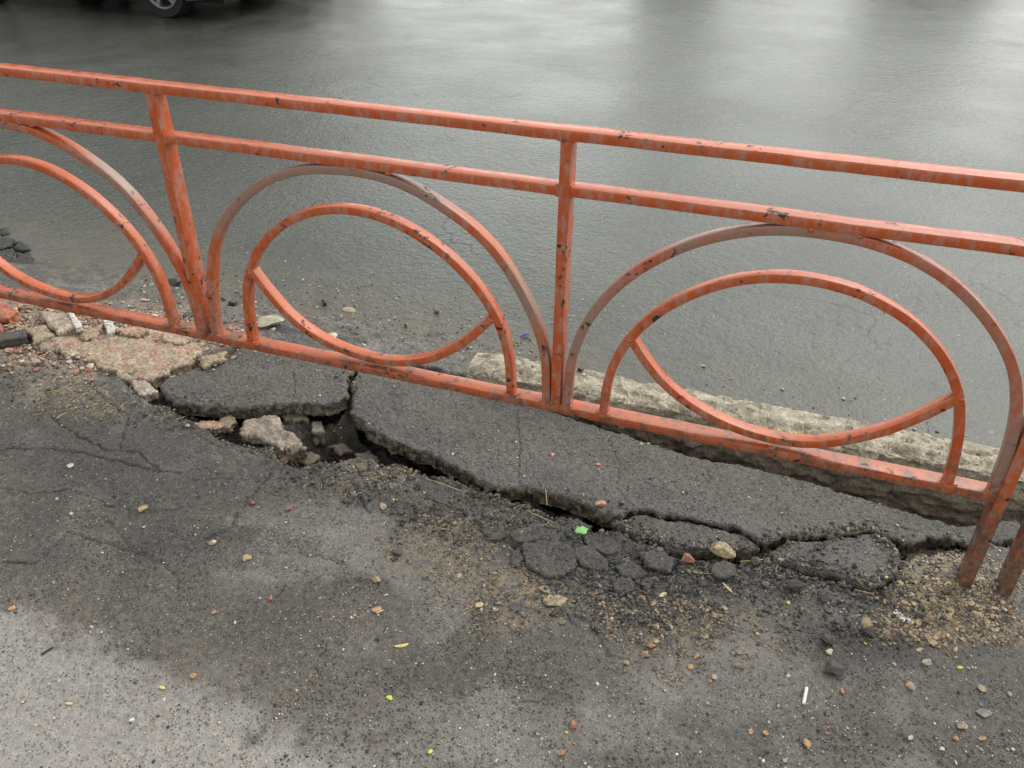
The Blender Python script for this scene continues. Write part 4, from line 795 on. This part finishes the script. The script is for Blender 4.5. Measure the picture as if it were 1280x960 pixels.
def rock_mesh(name, r, flat, seed, col):
    import bmesh
    bm = bmesh.new(); bmesh.ops.create_icosphere(bm, subdivisions=3 if r > .012 else 2, radius=1)
    V = np.array([v.co[:] for v in bm.verts]); rs = np.random.default_rng(seed)
    for _ in range(10):   # facets
        d = rs.normal(size=3); d /= np.linalg.norm(d); k_ = rs.uniform(.45, .8); p = V@d; V -= np.clip(p-k_, 0, 9)[:, None]*d
    V *= (1+.10*fbm3(V, .7, 3, seed))[:, None]; V *= np.array([r*rs.uniform(1., 1.25), r*rs.uniform(.7, .95), r*flat]); V[:, 2] -= V[:, 2].min()+.15*r*flat
    Fc = np.array([[v.index for v in f.verts] for f in bm.faces]); bm.free()
    c = np.tile(np.array(col)*.66+np.array([.24, .20, .15])*.12, (len(V), 1))*(1+.4*fbm3(V, r*.6, 2, seed+1))[:, None]
    return mesh(name, V, Fc, np.clip(c, .01, 1), smooth=False)
def pos(u, v):
    z = 0.
    for _ in range(4): p = px(u, v, z); z = ground(p[0], p[1])
    return px(u, v, z)
for i, (u, v, s, c, fl, lab, cat) in enumerate(PEB):
    if not lab: continue
    p = pos(u, v); dist = (p-CAM)@F; r = s/2*dist/FPX/1.05
    nm = {'sliver': 'stone_sliver', 'chip': 'stone_chip', 'crumb': 'stone_crumb', 'flake': 'stone_flake', 'clod': 'asphalt_clod', 'lump': 'stone_lump'}.get(cat, cat.replace(' ', '_'))
    o = link(nm, rock_mesh(nm, r, fl, 300+i, c), None, M_BITS if s < 30 else M_STONE, p); o.rotation_euler = (rng.uniform(-.15, .15), rng.uniform(-.15, .15), rng.uniform(0, 6.28) if s < 18 else .3)
    if (u, v) == (903, 693): o.rotation_euler = (0.05, .08, -.1)
    tag(o, lab, cat, 'small stones and crumbs on the pavement')
# stones on the road side
for i, (u, v, s, c, fl, z, lab) in enumerate((
 (336, 404, 40, (.50, .45, .32), .16, .010, 'pale flat stone on the crumbling asphalt edge behind the rail'),
 (406, 380, 10, BLK, .8, ROADZ, 'black pebble on the road seen through the middle arch'),
 (438, 388, 20, (.40, .31, .18), .08, ROADZ, 'thin sandy flake on the road seen through the middle arch'),
 (438, 400, 13, (.10, .09, .08), .2, ROADZ, 'dark splinter on the road below the sandy flake'),
 (508, 409, 8, (.28, .22, .14), .9, ROADZ, 'small brown pebble on the road left of the kerb end'),
 (507, 437, 16, (.42, .36, .26), .35, -.10, 'angular beige stone on the ground left of the kerb end'),
 (546, 391, 8, (.30, .24, .16), .9, ROADZ, 'brown pebble on the road below the right arm of the middle lens'),
 (125, 353, 16, (.48, .43, .32), .4, ROADZ, 'pale oblong stone on the road inside the left arch'),
 (190, 358, 12, (.46, .40, .32), .5, ROADZ, 'pale stone behind the left arch foot'),
 (220, 356, 20, BLK, .5, ROADZ, 'black asphalt piece on the road left of the first post'),
 (236, 398, 18, (.07, .068, .065), .5, -.02, 'dark slate lump beside the foot of the left arch'),
 (292, 383, 14, (.06, .06, .06), .8, -.10, 'dark rounded stone between the first post and the middle inner arch'),
 (276, 376, 12, BLK, .8, -.11, 'black stone just right of the first post'),
 (319, 386, 10, (.50, .42, .28), .5, -.10, 'cream crumb inside the left foot of the middle inner arch'),
 (225, 376, 16, (.45, .42, .34), .25, -.08, 'pale sliver of stone left of the first post'),
 (282, 405, 8, BLK, .6, -.02, 'small black crumb behind the rail near the first post'),
 (726, 464, 9, (.025, .02, .02), .9, .066, 'round black pebble on top of the kerb right of the second post'),
 (415, 420, 16, (.62, .56, .30), .2, .004, 'yellowish sliver behind the rail at the left of the lens'))):
    p = px(u, v, z); r = s/2*((p-CAM)@F)/FPX
    o = link('stone', rock_mesh('stone', r, fl, 400+i, c), None, M_BITS, p); o.rotation_euler = (0, 0, rng.uniform(-.5, .5)); tag(o, lab, 'stone', 'stones on the road edge')

# thin litter
def curved_sheet(name, outline, col, rough=.5, curl=.25, thick=.0006, seed=1, sub=None, nrm_bump=0):
    """small leaf or flake from an outline (metres), domed, with thickness"""
    P = np.array(outline); c = P.mean(0); rings = [P, c+(P-c)*.66, c+(P-c)*.33]; n = len(P); V = []
    rad = np.hypot(*(P-c).T).mean()
    for k_, r_ in enumerate(rings):
        h = curl*rad*(1-(1, .66, .33)[k_]**2)+.12*rad*fbm(r_/rad, .8, 2, seed+k_); V.append(np.c_[r_, h])
    V.append(np.array([[c[0], c[1], curl*rad]])); V = np.vstack(V); m = len(V); Fc = []
    for k_ in range(2): Fc += [[k_*n+i, k_*n+(i+1) % n, (k_+1)*n+(i+1) % n, (k_+1)*n+i] for i in range(n)]
    Fc += [[2*n+i, 2*n+(i+1) % n, 3*n] for i in range(n)]
    V2 = V-[0, 0, thick]; F2 = [[m+j for j in f[::-1]] for f in Fc]; F3 = [[i, m+i, m+(i+1) % n, (i+1) % n] for i in range(n)]
    me = mesh(name, np.vstack([V, V2])+[0, 0, thick+.0008], Fc+F2+F3, smooth=False); return me
def put(name, me, u, v, rz, mat, lab, cat, z=None, tilt=(0, 0)):
    p = pos(u, v) if z is None else px(u, v, z); o = link(name, me, None, mat, p+np.array([0, 0, .0012])); o.rotation_euler = (tilt[0], tilt[1], rz); tag(o, lab, cat); return o
G1 = flat_mat('leaf_green', (.30, .62, .22), .5); G2 = flat_mat('leaf_yellow_green', (.50, .62, .06), .5); SEED = flat_mat('dry_husk', (.58, .46, .26), .55); SEEDY = flat_mat('seed_yellow', (.68, .50, .22), .5)
def ell(a, b, n=12, j=.12, s=0):
    r_ = np.random.default_rng(s); return [(a*math.cos(t_)*(1+r_.uniform(-j, j)), b*math.sin(t_)*(1+r_.uniform(-j, j))) for t_ in np.linspace(0, 6.283, n, endpoint=False)]
lf = put('leaf', curved_sheet('leaf', [(-.017, -.004), (-.012, -.012), (-.002, -.010), (.006, -.013), (.015, -.009), (.013, -.001), (.017, .006), (.008, .009), (.001, .013), (-.006, .008), (-.015, .011), (-.013, .003)], None, curl=.3, seed=4), 727, 663, .1, G1, 'torn bright green leaf lying in the crack', 'leaf', z=.022, tilt=(.12, -.05)); lf.scale = (1.15, 1.15, 1)
for i, (u, v, s, lab) in enumerate(((487, 873, .0085, 'yellow-green leaf bit at the bottom left of centre'), (538, 940, .0065, 'yellow-green leaf bit nearest the bottom edge'), (985, 754, .0065, 'yellow-green leaf bit below the black clod, above the centre right asphalt'),
                                    (1081, 805, .0042, 'tiny bright yellow-green speck below the black clods'), (1200, 835, .007, 'dull green leaf bit at the right under a brown crumb'), (936, 622, .004, 'tiny yellow-green speck on the long asphalt strip'), (1108, 722, .005, 'small green-yellow bit by the rounded asphalt block'), (708, 916, .0035, 'tiny green speck under the brick-red crumb'))):
    put('leaf_fragment', curved_sheet('leaf_fragment', ell(s, s*.75, 9, .25, i), None, curl=.35, seed=i), u, v, i*.9, G2, lab, 'leaf fragment')['group'] = 'yellow-green leaf bits'
for i, (u, v, a, b, rz, mt, lab) in enumerate(((502, 808, .020, .0045, .55, SEEDY, 'curved yellow seed pod in the lower middle'), (909, 735, .020, .0042, -.75, SEED, 'pale pointed husk below the sandstone lump'), (828, 744, .015, .006, .9, SEED, 'broken seed husk at the right of the crumbled asphalt pieces'),
                                               (475, 765, .012, .0025, .9, SEED, 'thin white splinter above the flat orange-brown sliver'), (216, 471, .011, .003, .7, SEED, 'grey splinter on the lifted asphalt slab'), (483, 744, .006, .003, .9, SEED, 'small white paper-like chip on the grey asphalt left of the sandy area'),
                                               (87, 880, .009, .003, .3, SEEDY, 'short yellow twig piece at the bottom left'), (203, 860, .009, .004, 0, SEEDY, 'flat yellow flake on the silt edge at the lower left'))):
    put('seed_husk', curved_sheet('seed_husk', [(x+(y*0 if i else 0), y+ (x*x*9 if i == 0 else 0)) for x, y in ell(a, b, 12, .08, 20+i)], None, curl=.15, seed=i+9), u, v, rz, mt, lab, 'husk')['group'] = 'husks and splinters'
def tube_mesh(name, P, r, n=8, taper=1.0):
    P = np.array(P, float); T = np.gradient(P, axis=0); T /= np.linalg.norm(T, axis=1)[:, None]; up = np.array([0, 0, 1.]); V = []
    for k_, (p, t_) in enumerate(zip(P, T)):
        u_ = up if abs(t_[2]) < .9 else np.array([1., 0, 0]); a = np.cross(t_, u_); a /= np.linalg.norm(a); b = np.cross(a, t_); rr = r[k_] if hasattr(r, '__len__') else r
        for j in range(n): th = 6.283*j/n; V.append(p+rr*(a*math.cos(th)+b*math.sin(th)))
    Q = [[k_*n+j, k_*n+(j+1) % n, (k_+1)*n+(j+1) % n, (k_+1)*n+j] for k_ in range(len(P)-1) for j in range(n)]+[list(range(n))[::-1], [(len(P)-1)*n+j for j in range(n)]]
    return mesh(name, V, Q, smooth=True)
TW = flat_mat('twig_brown', (.20, .11, .07), .6); TWD = flat_mat('wet_stick', (.03, .022, .018), .45); CIG = flat_mat('cigarette_paper', (.80, .78, .70), .6); STRAW = flat_mat('straw', (.48, .34, .18), .6)
def wire(name, pts, r, mat, lab, cat, zs=None, group=None):
    P = []
    for k_, (u, v) in enumerate(pts): q = pos(u, v) if name != 'straw' else px(u, v, max(.004, pos(u, v)[2])); P.append(q+[0, 0, r+(zs[k_] if zs else 0)])
    P = np.array(P); t_ = np.linspace(0, 1, len(P)); tt = np.linspace(0, 1, 18); Pi = np.c_[[np.interp(tt, t_, P[:, j]) for j in range(3)]].T
    for _ in range(3): Pi[1:-1] = .25*Pi[:-2]+.5*Pi[1:-1]+.25*Pi[2:]
    Pi[:, 2] = np.maximum(Pi[:, 2], [ground(a, b)+r for a, b in Pi[:, :2]]) if name != 'straw' else Pi[:, 2]
    o0 = Pi[0].copy(); o = link(name, tube_mesh(name, Pi-o0, r), None, mat, o0); tag(o, lab, cat, group); return o
wire('twig', [(545, 663), (555, 670), (572, 675), (590, 675), (604, 672)], .0011, TW, 'thin curved brown twig on the sandy soil below the long crack', 'twig', [0, .003, .002, .004, .002])
wire('stick', [(52, 819), (60, 814), (67, 810)], .0028, TWD, 'short black wet stick on the pale asphalt at the lower left', 'stick')
wire('cigarette_end', [(1004, 881), (1006, 871), (1008, 861)], .0042, CIG, 'white cigarette end lying on the asphalt in the lower right', 'cigarette end')
for p, lab in (([(532, 598), (558, 607), (582, 616)], 'long pale straw lying across the crack'), ([(682, 612), (684, 632)], 'upright straw in front of the long asphalt strip'), ([(925, 702), (952, 700)], 'straight straw right of the sandstone lump'),
               ([(1000, 742), (1018, 733)], 'orange-brown straw below the rounded asphalt block, left one'), ([(1068, 737), (1092, 743)], 'orange-brown straw below the rounded asphalt block, right one'), ([(868, 716), (896, 718), (905, 722)], 'pair-like straw under the black clod by the sandstone lump'),
               ([(660, 640), (690, 652)], 'straw stuck in the shaded crack left of the green leaf')):
    wire('straw', p, .0010, STRAW, lab, 'straw', group='straws in the crack')
# torn wrapper with dark stripes
def wrapper():
    nu, nv = 16, 6; V = []; c = []
    for i in range(nu):
        for j in range(nv):
            x = (i/(nu-1)-.5)*.046; w_ = .006+.004*abs(math.sin(i*.7+.8)); y = (j/(nv-1)-.5)*2*w_+.005*math.sin(i*.42+.6)-.0035*i/(nu-1)
            V.append((x, y, .004+.003*math.sin(i*1.3+j*1.1)+.002*math.cos(j*2.1+i*.5))); c.append((.08, .08, .1) if (j in (1, 4) and i % 3 != 1 and i > 1) else (.78, .78, .80))
    V = np.array(V); n_ = len(V); Q = [[i*nv+j, (i+1)*nv+j, (i+1)*nv+j+1, i*nv+j+1] for i in range(nu-1) for j in range(nv-1)]
    V2 = V-[0, 0, .0004]; Q2 = [[n_+k_ for k_ in q[::-1]] for q in Q]
    me = mesh('wrapper', np.vstack([V, V2]), Q+Q2, np.array(c+c), smooth=False)
    put('wrapper', me, 1127, 772, -.25, M_BITS, 'torn white wrapper with dark stripes lying beside a black clod', 'wrapper')
wrapper()
# blue plastic ring on the road
BL = flat_mat('blue_plastic', (.06, .09, .42), .35)
ring = [(.016*math.cos(a), .012*math.sin(a), .003*math.sin(2*a)) for a in np.linspace(.3, 6.0, 26)]
o = link('plastic_ring', tube_mesh('plastic_ring', ring, .0028), None, BL, px(656, 421, ROADZ)+np.array([0, 0, .006])); tag(o, 'small blue plastic ring on the road behind the second post', 'plastic ring')
# raised orange paint crumbs
PC = flat_mat('paint_flake', (.62, .16, .10), .4)
for i, (u, v, lab) in enumerate(((691, 568, 'left pinkish paint flake on the long asphalt strip'), (748, 581, 'right pinkish paint flake on the long asphalt strip'))):
    put('paint_flake', curved_sheet('paint_flake', ell(.009, .005, 9, .35, 60+i), None, curl=.2, seed=i), u, v, .3, PC, lab, 'paint flake')

# ------------------------------------------------------------------ dark car across the road
BODY = flat_mat('dark_car_paint', (.012, .012, .014), .25, coat=.8); TYRE = flat_mat('tyre_rubber', (.007, .007, .007), .85); RIM = flat_mat('alloy', (.22, .21, .21), .4, metal=.7); HUBC = flat_mat('wheel_well', (.01, .01, .01), .8)
GLS = flat_mat('car_glass', (.015, .018, .018), .06); PLA = flat_mat('black_trim', (.015, .015, .015), .5); LMP = flat_mat('lamp_lens', (.35, .03, .02), .15); LMF = flat_mat('headlamp_lens', (.6, .62, .62), .1)
def extrude_prof(name, prof, y0, y1, parent, mat, inset=0.0, zmid=None):
    """side profile (x,z) extruded across the car, with shoulders rounded"""
    P = np.array(prof); n = len(P); c = P.mean(0); rows = []
    for f_, s_ in ((0, .955), (.04, .985), (.12, 1), (.88, 1), (.96, .985), (1, .955)):
        y = y0+(y1-y0)*f_; q = c+(P-c)*np.array([s_, 1-(1-s_)*.6]); q = np.c_[q[:, 0], np.full(n, y), q[:, 1]]
        if inset: q[:, 1] += np.sign((y0+y1)/2-y)*inset*np.clip((q[:, 2]-zmid)/.5, 0, 1.2)*(1 if f_ in (0, .04, .12, .88, .96, 1) else 0)
        rows.append(q)
    V = np.vstack(rows); Q = [[k_*n+i, k_*n+(i+1) % n, (k_+1)*n+(i+1) % n, (k_+1)*n+i] for k_ in range(5) for i in range(n)]+[list(range(n))[::-1], [5*n+i for i in range(n)]]
    me = mesh(name, V, Q, smooth=True); fixn(me); return link(name, me, parent, mat)
def wheel(parent, x, y, side):
    # side = -1 when the outer face looks towards -Y
    def lathe(name, prof, mat, par, n=40):
        V = []; m = len(prof)
        for i in range(n):
            a = 6.28318*i/n
            for r_, w_ in prof: V.append((r_*math.cos(a), w_, r_*math.sin(a)))
        Q = [[i*m+j, i*m+(j+1) % m, ((i+1) % n)*m+(j+1) % m, ((i+1) % n)*m+j] for i in range(n) for j in range(m)]
        me = mesh(name, V, Q, smooth=True); fixn(me); return link(name, me, par, mat)
    w_ = empty('wheel', (x, y, .315)); w_.parent = parent
    s = side
    lathe('tyre', [(.215, -.09*s), (.235, -.105*s), (.27, -.112*s), (.300, -.10*s), (.315, -.07*s), (.317, 0), (.315, .07*s), (.30, .10*s), (.215, .09*s)], TYRE, w_)
    lathe('rim', [(.218, .085*s), (.222, .100*s), (.210, .104*s), (.195, .09*s), (.19, .02*s), (.16, -.05*s), (.218, -.05*s)], RIM, w_)
    lathe('brake_disc', [(.02, .03*s), (.15, .03*s), (.15, .015*s), (.02, .015*s)], HUBC, w_, 24)
    for k_ in range(5):
        a = 6.28318*k_/5+.45; ca, sa = math.cos(a), math.sin(a); V = []
        for r_, hw, dp in ((.03, .034, .085), (.10, .026, .092), (.17, .034, .090), (.205, .050, .088)):
            for q_, yy in ((-hw, dp-.03), (-hw*.7, dp), (hw*.7, dp), (hw, dp-.03)): V.append((r_*ca-q_*sa, yy*s, r_*sa+q_*ca))
        Q = [[k2*4+j, k2*4+j+1, (k2+1)*4+j+1, (k2+1)*4+j] for k2 in range(3) for j in range(3)]+[[0, 1, 2, 3], [15, 14, 13, 12]]
        link('spoke', mesh('spoke', V, Q, smooth=False), w_, RIM)
    lathe('hub_cap', [(.0, .095*s), (.03, .094*s), (.036, .085*s), (.036, .05*s), (.0, .05*s)], RIM, w_, 20)
def car(loc, label, wb=2.62, fo=.86, ro=.92, group=None):
    t = empty('parked_car', loc); tag(t, label, 'car', group); W_ = 1.76
    # origin: ground under the near side, between the wheels; near side face at y = 0, right end = front
    def arch(xc): return [(xc+.36*math.cos(a), .315+.36*math.sin(a)) for a in np.linspace(math.pi-.35, .35, 11)]
    xr_, xf = -wb/2, wb/2
    low = [(xr_-ro, .34), (xr_-ro+.05, .26)]+[(xr_-.42, .20)]+[p for p in arch(xr_)]+[(xr_+.42, .19), (xf-.42, .19)]+[p for p in arch(xf)]+[(xf+.42, .20), (xf+fo-.05, .24), (xf+fo, .36), (xf+fo, .56), (xf+fo-.06, .70), (xf+.35, .88), (xf-.25, .96), (xr_-.3, .98), (xr_-ro+.08, .94), (xr_-ro, .75)]
    extrude_prof('body', low, 0, W_, t, BODY)
    cab = [(xr_-ro+.14, .96), (xr_-ro+.45, 1.36), (xr_-.05, 1.46), (xf-1.25, 1.46), (xf-.72, 1.30), (xf-.10, .95)]
    extrude_prof('cabin', cab, .05, W_-.05, t, BODY, .16, .95)
    for s_, yy in ((-1, .035), (1, W_-.035)):
        for pts in ([(xr_-.10, 1.0), (xr_-.02, 1.38), (xr_+.95, 1.39), (xr_+.95, 1.0)], [(xr_+1.02, 1.0), (xr_+1.02, 1.39), (xf-1.25, 1.38), (xf-.80, 1.24), (xf-.42, 1.0)], [(xr_-ro+.42, 1.02), (xr_-ro+.58, 1.32), (xr_-.12, 1.37), (xr_-.20, 1.0)]):
            V = [(x, yy+(.16*max(0, z-.95)/.5+.004)*(1 if s_ < 0 else -1)-.006*(-s_)*0, z) for x, z in pts]; V2 = [(a, b+.02*(-s_), c) for a, b, c in V]; n_ = len(V)
            me = mesh('window', V+V2, [list(range(n_)), [n_+i for i in range(n_)][::-1]]+[[i, (i+1) % n_, n_+(i+1) % n_, n_+i] for i in range(n_)], smooth=False); fixn(me); link('window', me, t, GLS)
    for yy in (-.012, W_-.008):
        link('door_trim', box_mesh('door_trim', xr_+.45, xf-.45, yy, yy+.02, .40, .47, .004), t, PLA)
        link('sill', box_mesh('sill', xr_+.40, xf-.40, yy+.004, yy+.016, .17, .24, .004), t, PLA)
        for xx in (xr_+.75, xf-.75): link('door_handle', box_mesh('door_handle', xx, xx+.17, yy-.008, yy+.02, .80, .825, .004), t, PLA)
    for xx, mt, nm in ((xf+fo-.10, LMF, 'headlight'), (xr_-ro-.01, LMP, 'tail_light')):
        for yy in (.06, W_-.36): link(nm, box_mesh(nm, xx, xx+.11, yy, yy+.30, .60, .74, .02), t, mt)
    link('bumper', box_mesh('bumper', xf+fo-.08, xf+fo+.03, .05, W_-.05, .28, .48, .03), t, PLA); link('bumper', box_mesh('bumper', xr_-ro-.03, xr_-ro+.08, .05, W_-.05, .30, .50, .03), t, PLA)
    for yy in (-.14, W_+.02): link('mirror', box_mesh('mirror', xf-.62, xf-.48, yy, yy+.12, .98, 1.10, .02), t, PLA)
    link('underbody', box_mesh('underbody', xr_-ro+.1, xf+fo-.1, .12, W_-.12, .18, .42, .02), t, HUBC)
    for x in (xr_, xf): wheel(t, x, .115, -1); wheel(t, x, W_-.115, 1)
    return t
p = px(208, 23, ROADZ)
car((p[0]-1.31, p[1]-.02, ROADZ), 'dark car at the top left, only its lower edge and wheels showing')
p = px(385, 12, ROADZ); k_ = (9.3-CAM[1])/(p[1]-CAM[1]); ex = CAM[0]+(p[0]-CAM[0])*k_
car((ex-1.31-.86, 9.3, ROADZ), 'second dark car in the far lane, only its reflection reaching into the wet road')
# what the wet road mirrors, beyond the top of the frame
def tall_boxes():
    t = empty('apartment_building', (0, 0, 0)); tag(t, 'dull apartment building across the road, mirrored in the wet surface', 'building')
    c = flat_mat('render_wall', (.20, .19, .175), .8); gl = flat_mat('window_glass', (.03, .035, .035), .1)
    x0, x1, y0, H = -70, -23, 26, 12
    link('wall', box_mesh('wall', x0, x1, y0, y0+12, -.3, H, .02, seg=4, wob=0), t, c); link('roof', box_mesh('roof', x0-.4, x1+.4, y0-.4, y0+12.4, H, H+.5, .02, seg=4, wob=0), t, c)
    wm = box_mesh('window', 0, 1.5, -.05, .1, 0, 1.6, .02)
    for i in range(14):
        for j in range(3): o_ = link('window', wm, t, gl); o_.location = (x0+2+i*3.2, y0, 1.4+j*3.2)
tall_boxes()
def tree(x, y, h, r, label, seed, dens=1.):
    rs = np.random.default_rng(seed); t = empty('street_tree', (x, y, -.02)); tag(t, label, 'tree', 'street trees beyond the road')
    bark = TREEM[0]; pts = [(0, 0, -.1), (.05, .02, h*.25), (-.05, .05, h*.55), (.1, 0, h*.85)]
    link('trunk', tube_mesh('trunk', pts, [.22*h/8, .16*h/8, .11*h/8, .03], 9), t, bark)
    for k_ in range(7):
        a = k_*.9+rs.uniform(0, .5); z0 = h*rs.uniform(.3, .6); e_ = (r*.75*math.cos(a), r*.75*math.sin(a), z0+h*rs.uniform(.15, .3))
        link('limb', tube_mesh('limb', [(0, 0, z0), (e_[0]*.5, e_[1]*.5, z0+(e_[2]-z0)*.65), e_], [.07, .045, .015], 6), t, bark)
    n = int(3800*dens); cc = rs.normal(size=(26, 3)); cc /= np.linalg.norm(cc, axis=1)[:, None]; cc = cc*np.array([r*.68, r*.68, h*.26])*rs.uniform(.5, 1, (26, 1))+[0, 0, h*.68]
    P = cc[rs.integers(0, 26, n)]+rs.normal(size=(n, 3))*r*.20; a = rs.normal(size=(n, 3)); a /= np.linalg.norm(a, axis=1)[:, None]; b = np.cross(a, rs.normal(size=(n, 3))); b /= np.linalg.norm(b, axis=1)[:, None]
    s_ = rs.uniform(.08, .17, (n, 1)); V = np.stack([P-a*s_, P+b*s_*.6, P+a*s_, P-b*s_*.6], 1).reshape(-1, 3)
    me = mesh('crown', V, np.arange(4*n).reshape(-1, 4), np.repeat(np.array([.05, .085, .03])*rs.uniform(.6, 1.4, (n, 1)), 4, 0), smooth=False); link('crown', me, t, M_BITS)
TREEM = [flat_mat('bark', (.07, .055, .045), .9)]
def lamp_post(x, y):
    t = empty('street_lamp', (x, y, -.02)); tag(t, 'tall grey street lamp beyond the road, mirrored as a thin dark streak', 'street lamp'); g_ = flat_mat('galvanised', (.18, .18, .175), .5, .6)
    link('pole', tube_mesh('pole', [(0, 0, 0), (0, 0, 4), (0, 0, 8)], [.11, .09, .06], 12), t, g_); link('arm', tube_mesh('arm', [(0, 0, 7.9), (0, -.6, 8.3), (0, -1.6, 8.45)], .04, 8), t, g_)
    link('lamp_head', box_mesh('lamp_head', -.14, .14, -2.2, -1.5, 8.40, 8.52, .03), t, g_)
lamp_post(-8.0, 16.6)
tree(-1.6, 20.5, 1.9, 1.5, 'low bushy tree beyond the road, mirrored above the middle arch', 5, .6)
tree(4.0, 21.5, 1.8, 1.9, 'second low bushy tree beyond the road, mirrored right of the centre', 6, .6)
tree(8.5, 22.5, 1.6, 1.7, 'third low bushy tree beyond the road, mirrored toward the top right', 8, .6)
tree(12.5, 23.0, 1.7, 2.0, 'rightmost low bushy tree beyond the road, mirrored at the top right corner', 9, .6)
